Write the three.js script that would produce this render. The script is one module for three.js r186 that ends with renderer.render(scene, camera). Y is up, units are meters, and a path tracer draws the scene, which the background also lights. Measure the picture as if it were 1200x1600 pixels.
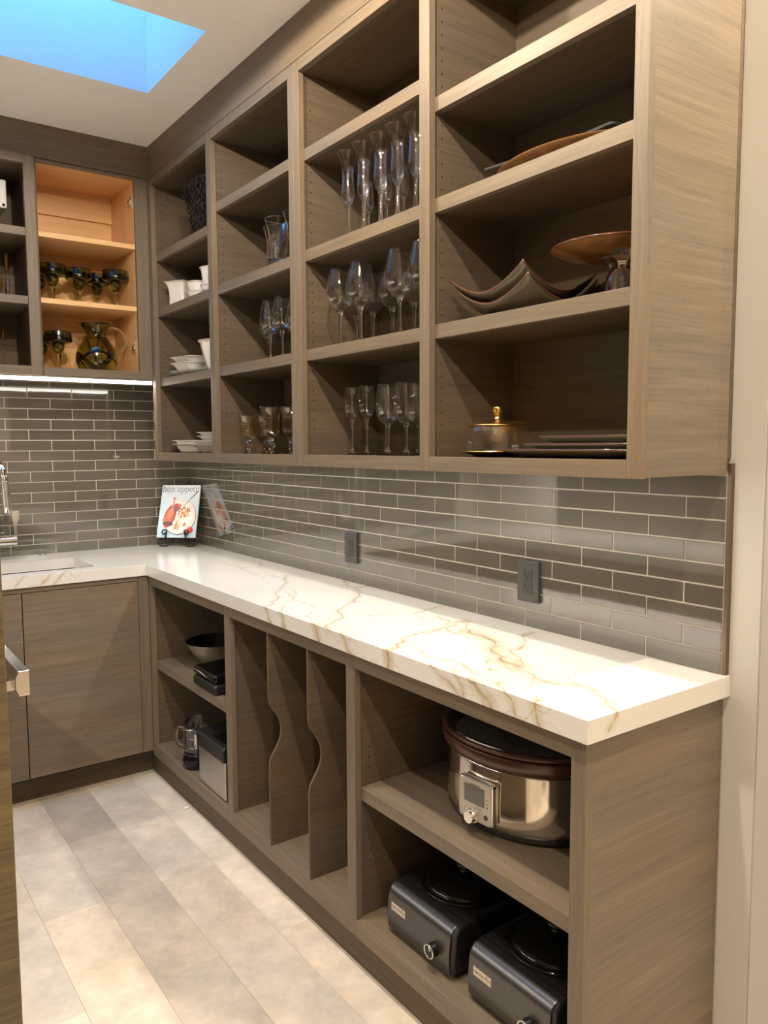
import * as THREE from 'three';
import { RoundedBoxGeometry } from 'three/addons/geometries/RoundedBoxGeometry.js';
import { mergeGeometries } from 'three/addons/utils/BufferGeometryUtils.js';
import { RectAreaLightUniformsLib } from 'three/addons/lights/RectAreaLightUniformsLib.js';

// ---------------------------------------------------------------- camera, sky, exposure
const V3 = (x, y, z) => new THREE.Vector3(x, y, z);
const scene = new THREE.Scene();
const camera = new THREE.PerspectiveCamera(66.22, 0.75, 0.05, 60);
camera.position.set(-1.5376, 1.4039, 3.7801);
{
  const m = new THREE.Matrix4().makeBasis(V3(0.80962, -0.00532, 0.58692), V3(0.05506, 0.99624, -0.06693), V3(-0.58436, 0.0865, 0.80687));
  camera.quaternion.setFromRotationMatrix(m);
}
const renderer = new THREE.WebGLRenderer({ antialias: true });
renderer.toneMapping = THREE.LinearToneMapping;
renderer.toneMappingExposure = 1.46;
renderer.shadowMap.enabled = true;
RectAreaLightUniformsLib.init();
scene.background = new THREE.Color().setRGB(0.7, 3.1, 7.2);          // clear evening sky, seen through the skylight

const WARM = new THREE.Color().setRGB(1.0, 0.87, 0.7);
const LED = new THREE.Color().setRGB(1.0, 0.93, 0.82);
const LIGHTS = {
  cans: [   // x, z, candela, half cone
    [-0.93, 2.70, 6.4, 87], [-0.95, 1.9, 4, 87], [-1.50, 3.45, 6.2, 87], [0.02, 3.42, 6.5, 87],  // second can is an added, unseen lamp that evens out the cabinet fronts
    [-1.5, 5.4, 3, 80], [0.6, 5.4, 4, 80], [-2.8, 6.4, 2, 80], [1.9, 5.6, 4, 80],  // invented, unseen cans giving general light from behind the camera
  ],
  ledRight: 54, ledBack: 50, ledLeft: 205,
};

// ---------------------------------------------------------------- small helpers
let seed = 7;
const rnd = () => { seed = (seed + 0x6d2b79f5) | 0; let t = Math.imul(seed ^ (seed >>> 15), 1 | seed); t = (t + Math.imul(t ^ (t >>> 7), 61 | t)) ^ t; return ((t ^ (t >>> 14)) >>> 0) / 4294967296; };
const rr = (a, b) => a + (b - a) * rnd();
const clamp = (x, a, b) => Math.min(b, Math.max(a, x));
const smooth = (a, b, x) => { const t = clamp((x - a) / (b - a), 0, 1); return t * t * (3 - 2 * t); };
const used = new Map();
function numbered(n) { const k = used.get(n) || 0; used.set(n, k + 1); return k ? n + '_' + String(k).padStart(3, '0') : n; }
function thing(name, label, category, pos = [0, 0, 0], group) {
  const o = new THREE.Group(); o.name = numbered(name); o.position.set(...pos); scene.add(o);
  o.userData = { label, category }; if (group) o.userData.group = group;
  return o;
}
function structure(name) { const o = new THREE.Group(); o.name = name; o.userData.kind = 'structure'; scene.add(o); return o; }
function mesh(name, geo, mat, parent, pos) {
  const o = new THREE.Mesh(geo, mat); o.name = name; o.castShadow = o.receiveShadow = true;
  if (pos) o.position.set(...pos);
  parent.add(o); return o;
}
function copyOf(src, pos, label, turn) {
  const o = src.clone(); o.name = numbered(src.name.replace(/_\d{3}$/, '')); scene.add(o); o.position.set(...pos);
  if (turn !== undefined) o.rotation.y = turn;
  o.userData = { ...src.userData }; if (label) o.userData.label = label;
  return o;
}
const worldOf = (p) => { const v = V3(0, 0, 0); let o = p; while (o && o !== scene) { v.add(o.position); o = o.parent; } return v; };
// uv in metres, u along the grain
function grainUV(g, axis, du = rr(0, 5), dv = rr(0, 5), scale = 1) {
  const p = g.attributes.position, n = g.attributes.normal, uv = new Float32Array(p.count * 2);
  for (let i = 0; i < p.count; i++) {
    const P = [p.getX(i), p.getY(i), p.getZ(i)], N = [Math.abs(n.getX(i)), Math.abs(n.getY(i)), Math.abs(n.getZ(i))];
    const k = N.indexOf(Math.max(...N)); const rest = [0, 1, 2].filter((a) => a !== k);
    const ua = rest.includes(axis) ? axis : rest[0], va = rest.find((a) => a !== ua);
    uv[2 * i] = P[ua] * scale + du; uv[2 * i + 1] = P[va] * scale + dv;
  }
  g.setAttribute('uv', new THREE.BufferAttribute(uv, 2)); return g;
}
// a chamfered box given by world ranges
function box(name, parent, x, y, z, mat, axis = 2, r = 0.0012) {
  const s = [x[1] - x[0], y[1] - y[0], z[1] - z[0]];
  const g = r > 0 ? new RoundedBoxGeometry(s[0], s[1], s[2], 1, Math.min(r, Math.min(...s) * 0.4)) : new THREE.BoxGeometry(...s);
  grainUV(g, axis);
  const w = worldOf(parent);
  return mesh(name, g, mat, parent, [(x[0] + x[1]) / 2 - w.x, (y[0] + y[1]) / 2 - w.y, (z[0] + z[1]) / 2 - w.z]);
}
function curvePts(pts, n = 40) {
  const c = new THREE.CatmullRomCurve3(pts.map(([a, b]) => V3(a, b, 0)), false, 'centripetal');
  return c.getPoints(n).map((v) => [Math.max(0.00001, v.x), v.y]);
}
// surface of revolution with a plan shape: f(theta, index share) scales the radius
function revolve(pts, seg = 40, f = null) {
  const g = new THREE.LatheGeometry(pts.map(([a, b]) => new THREE.Vector2(a, b)), seg);
  if (f) {
    const p = g.attributes.position;
    for (let i = 0; i < p.count; i++) {
      const x = p.getX(i), z = p.getZ(i), th = Math.atan2(z, x), k = f(th, p.getY(i), Math.hypot(x, z));
      p.setX(i, x * k); p.setZ(i, z * k);
    }
    g.computeVertexNormals();
  }
  return g;
}
function tube(pts, r, seg = 40, rad = 8, closed = false) {
  const c = new THREE.CatmullRomCurve3(pts.map((p) => V3(...p)), closed, 'centripetal');
  return new THREE.TubeGeometry(c, seg, r, rad, closed);
}
function moved(g, x, y, z, ry = 0, rx = 0, rz = 0) { g.rotateZ(rz); g.rotateX(rx); g.rotateY(ry); g.translate(x, y, z); return g; }
const plain = (g) => { const h = g.index ? g.toNonIndexed() : g; for (const k of Object.keys(h.attributes)) if (!['position', 'normal', 'uv'].includes(k)) h.deleteAttribute(k); return h; };
const merged = (list) => mergeGeometries(list.map(plain));

// ---------------------------------------------------------------- procedural textures
function lattice(w, h, s) {   // tileable value noise table
  const t = new Float32Array(w * h); let k = s;
  for (let i = 0; i < w * h; i++) { k = Math.imul(k ^ (k >>> 13), 1274126177) + i * 374761393 | 0; let q = Math.imul(k ^ (k >>> 15), 2246822519); q ^= q >>> 13; t[i] = (q >>> 0) / 4294967296; }
  return (u, v) => {
    u = ((u % 1) + 1) % 1 * w; v = ((v % 1) + 1) % 1 * h;
    const a = Math.floor(u), b = Math.floor(v); let fu = u - a, fv = v - b; fu = fu * fu * (3 - 2 * fu); fv = fv * fv * (3 - 2 * fv);
    const a0 = a % w, a1 = (a + 1) % w, b0 = (b % h) * w, b1 = ((b + 1) % h) * w;
    return (t[b0 + a0] * (1 - fu) + t[b0 + a1] * fu) * (1 - fv) + (t[b1 + a0] * (1 - fu) + t[b1 + a1] * fu) * fv;
  };
}
function dataTexture(w, h, fn, srgb = true) {
  const d = new Uint8Array(w * h * 4);
  for (let y = 0; y < h; y++) for (let x = 0; x < w; x++) {
    const c = fn((x + 0.5) / w, (y + 0.5) / h), i = (y * w + x) * 4;
    d[i] = clamp(c[0], 0, 255); d[i + 1] = clamp(c[1], 0, 255); d[i + 2] = clamp(c[2], 0, 255); d[i + 3] = 255;
  }
  const t = new THREE.DataTexture(d, w, h); t.wrapS = t.wrapT = THREE.RepeatWrapping; t.magFilter = THREE.LinearFilter; t.minFilter = THREE.LinearMipmapLinearFilter;
  if (srgb) t.colorSpace = THREE.SRGBColorSpace; t.needsUpdate = true; return t;
}
function woodTexture(base, contrast, s, poreDepth = 1) {
  const fine = lattice(10, 256, s), mid = lattice(5, 70, s + 1), broad = lattice(3, 12, s + 2), hue = lattice(4, 9, s + 3), pore = lattice(48, 512, s + 4), warp = lattice(4, 4, s + 5);
  const t = dataTexture(1024, 1024, (u, v) => {
    const w = v + (warp(u, v) - 0.5) * 0.03;
    let k = (fine(u, w) - 0.5) * 0.9 + (mid(u, w) - 0.5) * 0.8 + (broad(u, w) - 0.5) * 0.7;
    const p = pore(u, w); if (p > 0.8) k -= (p - 0.8) * 4.5 * poreDepth;
    const hq = (hue(u, w) - 0.5) * 7;
    k *= contrast;
    return [base[0] * (1 + k) + hq, base[1] * (1 + k), base[2] * (1 + k) - hq];
  });
  t.repeat.set(1 / 1.1, 1 / 0.8);
  return t;
}
function canvasTexture(w, h, draw) {
  const c = document.createElement('canvas'); c.width = w; c.height = h; draw(c.getContext('2d'), w, h);
  const t = new THREE.CanvasTexture(c); t.colorSpace = THREE.SRGBColorSpace; return t;
}
const std = (o) => new THREE.MeshStandardMaterial(o);
const phys = (o) => new THREE.MeshPhysicalMaterial(o);
const lin = (r, g, b) => new THREE.Color().setRGB(r, g, b);

// ---------------------------------------------------------------- materials
const M = {};
{
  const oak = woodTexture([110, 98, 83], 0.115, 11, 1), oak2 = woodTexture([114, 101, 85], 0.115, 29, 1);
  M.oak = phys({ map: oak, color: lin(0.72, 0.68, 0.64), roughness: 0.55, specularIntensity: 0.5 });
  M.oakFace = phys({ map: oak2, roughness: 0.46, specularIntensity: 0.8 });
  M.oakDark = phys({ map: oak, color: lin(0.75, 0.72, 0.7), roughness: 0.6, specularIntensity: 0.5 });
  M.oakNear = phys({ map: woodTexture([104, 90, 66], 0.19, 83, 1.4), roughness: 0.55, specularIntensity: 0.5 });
  const maple = woodTexture([220, 174, 120], 0.06, 47, 0.3);
  M.maple = phys({ map: maple, roughness: 0.42 });
  const plaster = lattice(64, 64, 5), plaster2 = lattice(7, 7, 6);
  const bump = dataTexture(256, 256, (u, v) => { const k = 128 + (plaster(u, v) - 0.5) * 60 + (plaster2(u, v) - 0.5) * 40; return [k, k, k]; }, false);
  bump.repeat.set(2, 2);
  M.wall = std({ color: lin(0.6, 0.575, 0.525), roughness: 0.9, bumpMap: bump, bumpScale: 0.0006 });
  M.ceiling = std({ color: lin(0.9, 0.87, 0.81), roughness: 0.95, bumpMap: bump, bumpScale: 0.0005 });
  M.shaft = std({ color: lin(0.62, 0.64, 0.66), roughness: 0.95 });
  M.wallReturnShaded = std({ color: lin(0.42, 0.4, 0.37), roughness: 0.9 });  // wall paint darkened to stand in for shade on the return wall
  M.trimWhite = std({ color: lin(0.7, 0.67, 0.6), roughness: 0.5 });
  M.hole = std({ color: lin(0.02, 0.015, 0.01), roughness: 0.9 });
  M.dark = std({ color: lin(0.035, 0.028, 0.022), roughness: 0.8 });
  // floor planks
  const f1 = lattice(9, 9, 61), f2 = lattice(26, 26, 62), f3 = lattice(90, 90, 63), f4 = lattice(5, 5, 64);
  const ft = dataTexture(1024, 1024, (u, v) => { const k = 1 + (f1(u, v) - 0.5) * 0.1 + (f2(u, v) - 0.5) * 0.09 + (f3(u, v) - 0.5) * 0.05, h = (f4(u, v) - 0.5) * 8; return [226 * k + h, 213 * k, 196 * k - h]; });
  ft.repeat.set(1 / 1.3, 1 / 1.3);
  M.plank = [[1, 1, 1], [0.92, 0.91, 0.9], [0.83, 0.81, 0.79], [0.95, 0.95, 0.95], [1.05, 1.03, 1.0]].map((c) => phys({ map: ft, color: lin(...c), roughness: 0.5, specularIntensity: 0.5 }));
  M.grout = std({ color: lin(0.5, 0.45, 0.38), roughness: 0.85 });
  // glazed glass tile: colour under a clear, slightly wavy face
  const w1 = lattice(5, 5, 71), w2 = lattice(12, 12, 72);
  const wave = dataTexture(512, 512, (u, v) => { const k = 128 + (w1(u, v) - 0.5) * 150 + (w2(u, v) - 0.5) * 50; return [k, k, k]; }, false);
  wave.repeat.set(1 / 0.6, 1 / 0.6);
  M.tile = [[0.098, 0.087, 0.07], [0.092, 0.082, 0.066], [0.104, 0.092, 0.074]].map((c) => phys({ color: lin(...c), roughness: 0.07, clearcoat: 1, clearcoatRoughness: 0.02, bumpMap: wave, bumpScale: 0.0006, ior: 1.75 }));
  M.metalTrim = std({ color: lin(0.2, 0.15, 0.11), metalness: 0.8, roughness: 0.35 });
  M.steel = std({ color: lin(0.66, 0.63, 0.58), metalness: 1, roughness: 0.28 });
  const br = lattice(4, 300, 81);
  const brush = dataTexture(256, 512, (u, v) => { const k = 120 + br(u, v) * 100; return [k, k, k]; }, false);
  M.brushed = std({ color: lin(0.6, 0.57, 0.52), metalness: 1, roughness: 0.55, roughnessMap: brush });
  M.sinkSteel = std({ color: lin(0.4, 0.38, 0.36), metalness: 1, roughness: 0.45, roughnessMap: brush });
  M.chrome = std({ color: lin(0.82, 0.8, 0.77), metalness: 1, roughness: 0.08 });
  M.polished = std({ color: lin(0.72, 0.67, 0.6), metalness: 1, roughness: 0.1 });
  M.nickel = std({ color: lin(0.74, 0.71, 0.67), metalness: 1, roughness: 0.14 });
  M.iron = std({ color: lin(0.025, 0.018, 0.015), metalness: 0.6, roughness: 0.5 });
  M.blackGloss = phys({ color: lin(0.004, 0.004, 0.004), roughness: 0.12, specularIntensity: 0.8 });
  M.blackMatt = std({ color: lin(0.009, 0.009, 0.01), roughness: 0.42 });
  M.charcoal = std({ color: lin(0.12, 0.12, 0.122), roughness: 0.33, metalness: 0.9 });
  M.outlet = std({ color: lin(0.055, 0.056, 0.054), roughness: 0.45 });
  M.outletFace = std({ color: lin(0.042, 0.043, 0.042), roughness: 0.4 });
  M.white = phys({ color: lin(0.72, 0.68, 0.6), roughness: 0.25, clearcoat: 0.4, clearcoatRoughness: 0.15 });
  M.whitePlastic = std({ color: lin(0.75, 0.74, 0.72), roughness: 0.45 });
  M.brown = phys({ color: lin(0.06, 0.018, 0.01), roughness: 0.3, clearcoat: 0.4, clearcoatRoughness: 0.2 });
  M.gold = std({ color: lin(0.8, 0.5, 0.16), metalness: 1, roughness: 0.25 });
  M.thinGlass = phys({ color: lin(1, 1, 1), transmission: 1, thickness: 0, roughness: 0.015, ior: 1.52 });
  M.solidGlass = phys({ color: lin(1, 1, 1), transmission: 1, thickness: 0.01, roughness: 0.01, ior: 1.5 });
  M.amberThin = phys({ color: lin(0.95, 0.82, 0.58), transmission: 1, thickness: 0, roughness: 0.02, ior: 1.52 });
  M.goblet = phys({ color: lin(0.985, 0.95, 0.87), transmission: 1, thickness: 0, roughness: 0.015, ior: 1.52 });
  M.gobletSolid = phys({ color: lin(1, 0.95, 0.84), transmission: 1, thickness: 0.02, roughness: 0.01, ior: 1.5 });
  M.emit = (c, k) => std({ color: 0x000000, emissive: c, emissiveIntensity: k });
  // hand blown glass: olive with dark swirls
  const sw1 = lattice(3, 2, 91), sw2 = lattice(6, 5, 92);
  const swirl = dataTexture(512, 512, (u, v) => {
    const q = Math.sin((u * 2 + v * 3 + sw1(u, v) * 1.6 + sw2(u, v) * 0.35) * Math.PI * 2), band = smooth(0.86, 0.97, q) * 0.92;
    const g = 0.5 + sw2(v, u) * 0.5;
    return [214 + 16 * g - band * 185, 216 + 16 * g - band * 182, 166 + 16 * g - band * 115];
  });
  M.blown = phys({ map: swirl, transmission: 1, thickness: 0, roughness: 0.03, ior: 1.52 });
  const lip = dataTexture(512, 128, (u, v) => {
    const q = Math.sin((u * 3 + v * 0.8 + sw1(u, v) * 1.3) * Math.PI * 2), band = smooth(0.5, 0.85, q);
    return [190 - band * 150, 198 - band * 145, 150 - band * 90];
  });
  M.blownLip = phys({ map: lip, transmission: 1, thickness: 0, roughness: 0.03, ior: 1.52 });
  M.blownStem = phys({ color: lin(0.75, 0.75, 0.55), transmission: 1, thickness: 0.02, roughness: 0.02, ior: 1.5 });
  // glazed pottery, lustre: amber to brown, and celadon edge
  const g1 = lattice(6, 6, 101), g2 = lattice(40, 40, 102);
  const amberMap = dataTexture(256, 256, (u, v) => { const k = g1(u, v) * 0.4 + 0.75 + (g2(u, v) - 0.5) * 0.16; return [168 * k, 112 * k, 48 * k]; });
  M.amberGlaze = phys({ map: amberMap, roughness: 0.25, clearcoat: 0.8, clearcoatRoughness: 0.05 });
  M.amberRim = phys({ color: lin(0.1, 0.028, 0.008), roughness: 0.25, clearcoat: 0.8, clearcoatRoughness: 0.05 });
  M.celadon = phys({ color: lin(0.11, 0.1, 0.065), roughness: 0.3, clearcoat: 0.8, clearcoatRoughness: 0.06 });
  M.brownGlaze = phys({ color: lin(0.075, 0.034, 0.016), roughness: 0.28, clearcoat: 0.8, clearcoatRoughness: 0.06 });
  M.smokeGlass = phys({ color: lin(0.18, 0.19, 0.2), transmission: 0.7, thickness: 0, roughness: 0.05, ior: 1.52 });
  M.screen = phys({ color: lin(0.1, 0.095, 0.085), roughness: 0.2, clearcoat: 1, clearcoatRoughness: 0.03 });
}
// marble: one sheet laid over the worktop, u = z / 3, v = distance from the tiled wall / 1.5; the front edges carry the veins on down
{
  const VEINS = [[2,[1.2,.13,1.305,.185,1.397,.244,1.525,.342,1.608,.405,1.668,.455,1.69,.48,1.71,.5]],[2,[1.563,.009,1.581,.065,1.48,.034,1.433,.02]],[2.4,[1.581,.065,1.729,.164,1.802,.249,1.9,.328,1.98,.41,2.043,.461]],[1.2,[1.985,.216,1.972,.275,1.871,.308,1.727,.331,1.631,.342,1.494,.292]],[1,[1.727,.331,1.842,.404,1.904,.425]],[1.6,[1.981,.014,2,.08,2.022,.154]],[2.4,[2.19,.096,2.17,.122,2.209,.219,2.212,.297,2.264,.381,2.273,.41,2.303,.449]],[1.3,[2.264,.381,2.37,.408,2.423,.411]],[1.5,[2.085,.12,2.156,.14,2.233,.211,2.277,.211,2.25,.159,2.157,.093]],[5,[2.264,.158,2.347,.186,2.428,.226,2.504,.277,2.559,.304,2.588,.311]],[2.4,[2.588,.311,2.472,.226,2.469,.181,2.389,.092,2.382,.05]],[1.5,[2.505,.32,2.565,.379,2.569,.362]],[1.6,[2.435,.404,2.505,.398,2.571,.43]],[1.2,[2.549,.318,2.66,.349,2.707,.342,2.744,.317]],[1.8,[2.582,.329,2.668,.347,2.722,.341,2.753,.311,2.797,.316,2.846,.34,2.895,.376,2.93,.4]],[1.2,[2.709,.293,2.753,.311]],[1.3,[.731,.17,.934,.186,.951,.124,.871,.062,.768,.047]],[1.2,[.934,.186,1.14,.206,1.229,.173]],[1,[1.469,.229,1.664,.373,1.758,.442]],[1.6,[.025,.575,.237,.507,.28,.319,.339,.175]],[1,[.268,.402,.484,.32,.53,.133]],
    [2.4,[1.756,.455,1.784,.479,1.797,.5]],[3,[1.943,.455,1.973,.48,1.986,.5]],[2,[2.086,.455,2.116,.477,2.15,.5]],[3,[2.295,.455,2.304,.477,2.3,.5]],[2,[2.454,.455,2.52,.478,2.56,.5]],[3,[2.581,.455,2.625,.479,2.655,.5]],[2.4,[2.75,.43,2.771,.462,2.785,.5]],[2,[2.64,.42,2.694,.461,2.72,.5]],[1.6,[2.51,.43,2.551,.464,2.57,.5]],
    [1.6,[.62,.83,.655,.86]],[1.2,[.6,.76,.63,.79,.66,.82]],[1.2,[.61,.9,.66,.955]]];
  const t = canvasTexture(2048, 1024, (c, w, h) => {
    c.fillStyle = '#dad6d0'; c.fillRect(0, 0, w, h);
    for (let i = 0; i < 150; i++) {           // soft clouds in the stone
      const x = rr(0, w), y = rr(0, h), r = rr(40, 190), g = c.createRadialGradient(x, y, 0, x, y, r), a = rr(0.02, 0.07);
      const k = rnd() < 0.6 ? '186,180,168' : '228,224,217';
      g.addColorStop(0, `rgba(${k},${a * 2.2})`); g.addColorStop(1, `rgba(${k},0)`); c.fillStyle = g; c.fillRect(x - r, y - r, 2 * r, 2 * r);
    }
    const px = (z) => z / 3 * w, py = (v) => v / 1.5 * h;
    c.lineCap = c.lineJoin = 'round';
    const crook = (p, rough) => {               // midpoint displacement: a natural, crooked line
      let q = []; for (let i = 0; i < p.length; i += 2) q.push([px(p[i]), py(p[i + 1])]);
      for (let l = 0, a = rough; l < 5; l++, a *= 0.62) {
        const r = [q[0]];
        for (let i = 1; i < q.length; i++) { const [x0, y0] = q[i - 1], [x1, y1] = q[i], d = Math.hypot(x1 - x0, y1 - y0), k = (rnd() - 0.5) * Math.min(d * 0.55, 26) * a; r.push([(x0 + x1) / 2 - (y1 - y0) / (d + 1e-6) * k, (y0 + y1) / 2 + (x1 - x0) / (d + 1e-6) * k], q[i]); }
        q = r;
      }
      return q;
    };
    const trace = (q, width, col, alpha, vary) => {
      let ph = rr(0, 9), f = rr(0.02, 0.05);
      for (let i = 1; i < q.length; i++) {
        const k = 1 - vary * (0.5 + 0.5 * Math.sin(ph + i * f * 6) * Math.sin(ph * 2 + i * f * 2.3));
        c.strokeStyle = `rgba(${col},${alpha * k})`; c.lineWidth = Math.max(0.7, width * (0.55 + 0.7 * k)); c.beginPath(); c.moveTo(...q[i - 1]); c.lineTo(...q[i]); c.stroke();
      }
    };
    for (let i = 0; i < 46; i++) {                // faint network
      const z = rr(0, 3), v = rr(0, 0.65), a = rr(-0.5, 1.2), n = 3 + Math.floor(rr(0, 3)), p = [z, v];
      for (let k = 1; k < n; k++) p.push(p[p.length - 2] + Math.cos(a) * rr(0.03, 0.09), p[p.length - 1] + Math.sin(a) * rr(0.02, 0.07));
      trace(crook(p, 1.2), 1.1, '176,166,148', 0.28, 0.8);
    }
    for (const [wd, p] of VEINS) {
      const q = crook(p, 1);
      trace(q, wd * 9, '196,184,160', 0.045, 0.5); trace(q, wd * 3.2, '186,170,140', 0.13, 0.7);
      trace(q, Math.max(1.1, wd * 0.75), '150,134,108', 0.62, 0.75);
      if (wd > 1.1) for (let b = 0; b < 3; b++) {
        const i = Math.floor(rr(0, p.length / 2 - 0.01)) * 2, w2 = [p[i], p[i + 1]], a = rr(-1, 1.6);
        for (let k = 0; k < 3; k++) w2.push(w2[w2.length - 2] + Math.cos(a) * rr(0.015, 0.05), w2[w2.length - 1] + Math.sin(a) * rr(0.01, 0.04));
        trace(crook(w2, 1.2), 1.2, '164,150,126', 0.4, 0.8);
      }
    }
  });
  t.wrapS = t.wrapT = THREE.MirroredRepeatWrapping; t.flipY = false;
  M.marble = phys({ map: t, roughness: 0.22, clearcoat: 0.35, clearcoatRoughness: 0.1 });
}

// ---------------------------------------------------------------- the room
const CEIL = 2.678, END = 2.956;
{ // ceiling with the skylight shaft cut through it
  const ce = structure('ceiling');
  const sh = new THREE.Shape([[-5, -0.2], [3.4, -0.2], [3.4, 8.2], [-5, 8.2]].map(([x, z]) => new THREE.Vector2(x, -z)));
  const hole = new THREE.Path([[-0.482, 0.871], [-0.482, 1.4], [-1.72, 1.4], [-1.72, 0.871]].map(([x, z]) => new THREE.Vector2(x, -z)));
  sh.holes.push(hole);
  const g = new THREE.ExtrudeGeometry(sh, { depth: 0.55, bevelEnabled: false }); g.rotateX(-Math.PI / 2);
  mesh('ceiling_board', grainUV(g, 0, 0, 0), [M.ceiling, M.shaft], ce, [0, CEIL, 0]);
  const win = structure('window_1');
  const fr = [];
  for (const [x, z, sx, sz] of [[-0.46, 1.135, 0.05, 0.63], [-1.742, 1.135, 0.05, 0.63], [-1.1, 0.85, 1.33, 0.05], [-1.1, 1.421, 1.33, 0.05]]) fr.push(moved(new THREE.BoxGeometry(sx, 0.05, sz), x, CEIL + 0.576, z));
  mesh('window_frame', merged(fr), M.trimWhite, win);
  mesh('pane', new THREE.BoxGeometry(1.24, 0.006, 0.528), M.thinGlass, win, [-1.101, CEIL + 0.57, 1.1355]);
}
{ // floor: vinyl planks
  const fl = structure('floor');
  const sub = new THREE.BoxGeometry(8.6, 0.1, 8.6); mesh('subfloor', grainUV(sub, 0), M.plank[1], fl, [-0.8, -0.0535, 4]);
  const geos = [0, 1, 2, 3].map(() => grainUV(new RoundedBoxGeometry(0.1796, 0.012, 0.9096, 1, 0.0006), 2));
  const TONE = { '0:0': 3, '0:1': 0, '0:2': 3, '1:0': 2, '1:1': 2, '1:2': 2, '2:0': 1, '2:1': 0, '2:2': 4, '3:0': 3, '3:1': 0, '3:2': 0, '4:0': 1, '4:1': 3 };
  for (let k = -1; k < 9; k++) for (let j = 0; j < 5; j++) {
    const x = -0.705 + 0.09 + (0 - k) * 0.18, z0 = (k % 2 === 0 ? 0.94 : 1.395) - 0.91 + (j - 1) * 0.91 + 0.455;
    const key = k + ':' + j, tone = TONE[key] ?? Math.floor(rr(0, 4.99));
    mesh('floor_plank', geos[Math.floor(rr(0, 3.99))], M.plank[tone], fl, [x, -0.0065, z0 + 0.455]);
  }
  const far = []; // the rest of the kitchen floor, behind the camera
  for (let k = 0; k < 46; k++) for (let j = 0; j < 9; j++) {
    const x = -4.9 + k * 0.18, z = (k % 2 ? 0.2 : 0.655) + j * 0.91;
    if (x > -2.25 && x < -0.4 && z < 4.1) continue;
    if ((x < -2.25 || x > 0.2) && z < 2.6) continue;
    if (z > 7.9 || (x > -0.5 && x < 0.2 && z < 2.2)) continue;
    far.push(moved(new THREE.BoxGeometry(0.1785, 0.012, 0.908), x, -0.0065, z));
  }
  const fo = mesh('floor_planks_beyond', grainUV(merged(far), 2, 0, 0), M.plank[0], fl); fo.userData.kind = 'stuff';
}
const TP = 0.0467, TL = 0.1895;   // tile pitch
function tilesOn(parent, turn, len, rows, oddShift, evenShift, y1, sign) {
  const geo = [0, 1, 2, 3].map(() => grainUV(new RoundedBoxGeometry(TL - 0.0032, TP - 0.0032, 0.0085, 1, 0.0009), 0));
  for (let k = 1; k <= rows; k++) {
    const ya = 0.914 + (k - 1) * TP + 0.0016, yb = Math.min(0.914 + k * TP - 0.0016, y1);
    let s = (k % 2 ? oddShift : evenShift) - TL; 
    for (; s < len; s += TL) {
      const a = Math.max(s + 0.0016, 0.0005), b = Math.min(s + TL - 0.0016, len);
      if (b - a < 0.004 || yb - ya < 0.004) continue;
      const whole = b - a > TL - 0.004 && yb - ya > TP - 0.004;
      const g = whole ? geo[Math.floor(rr(0, 3.99))] : grainUV(new RoundedBoxGeometry(b - a, yb - ya, 0.0085, 1, 0.0009), 0);
      const c = (a + b) / 2, y = (ya + yb) / 2;
      const o = mesh('tile', g, M.tile[Math.floor(rr(0, 2.99))], parent, turn ? [-0.0098, y, c] : [-c, y, 0.0098]);
      if (turn) o.rotation.y = -Math.PI / 2;
      o.rotation.y += rr(-0.0016, 0.0016); o.rotation.x += rr(-0.0022, 0.0022);
    }
  }
}
{
  const wr = structure('wall_right');
  box('plaster', wr, [0, 0.15], [0, CEIL], [-0.15, END], M.wall, 2, 0);
  box('grout', wr, [-0.0125, 0.0005], [0.9145, 1.345], [0.0, 2.884], M.grout, 2, 0);
  box('edge_strip', wr, [-0.0125, 0.0005], [0.9145, 1.36], [2.8842, 2.893], M.metalTrim, 1, 0.0008);
  tilesOn(wr, true, 2.8825, 9, 2.697 - 14 * TL, 2.791 - 14 * TL, 1.344);
  const wb = structure('wall_back');
  box('plaster', wb, [-2.2, 0], [0, CEIL], [-0.15, 0], M.wall, 0, 0);
  box('grout', wb, [-2.05, -0.0005], [0.9145, 1.69], [-0.0005, 0.0125], M.grout, 0, 0);
  tilesOn(wb, false, 1.8, 17, 0.094, 0.189, 1.688);
  const we = structure('wall_end');     // return of the wall past the cabinets, its shade put into the colour
  box('plaster', we, [0.15, 3.2], [0, CEIL], [END - 0.15, END], M.wallReturnShaded, 0, 0);
  box('plaster', we, [0.0015, 0.16], [0, CEIL], [END - 0.0002, END + 0.004], M.wallReturnShaded, 0, 0);
  const wl = structure('wall_left');
  box('backsplash', wl, [-2.05, -2.04], [0.9145, 1.339], [0.63, 2.33], M.tile[1], 2, 0);
  box('plaster', wl, [-2.2, -2.05], [0, CEIL], [0, END], M.wall, 2, 0);
  const wk = structure('wall_kitchen_left');
  box('plaster', wk, [-4.8, -2.2], [0, CEIL], [END - 0.15, END], M.wall, 0, 0);
  box('plaster', wk, [-4.95, -4.8], [0, CEIL], [END - 0.15, 8.1], M.wall, 2, 0);
  const wf = structure('wall_front'); box('plaster', wf, [-4.8, 3.2], [0, CEIL], [7.95, 8.1], M.wall, 0, 0);
  const wh = structure('wall_kitchen_right'); box('plaster', wh, [3.2, 3.35], [0, CEIL], [END - 0.15, 8.1], M.wall, 2, 0);
  const b1 = structure('baseboard_right');
  box('board', b1, [-0.0125, 0], [0, 0.114], [2.887, END + 0.0125], M.trimWhite, 2, 0.002);
  const b2 = structure('baseboard_end');
  box('board', b2, [-0.0125, 3.19], [0, 0.114], [END, END + 0.0125], M.trimWhite, 0, 0.002);
}

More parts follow.
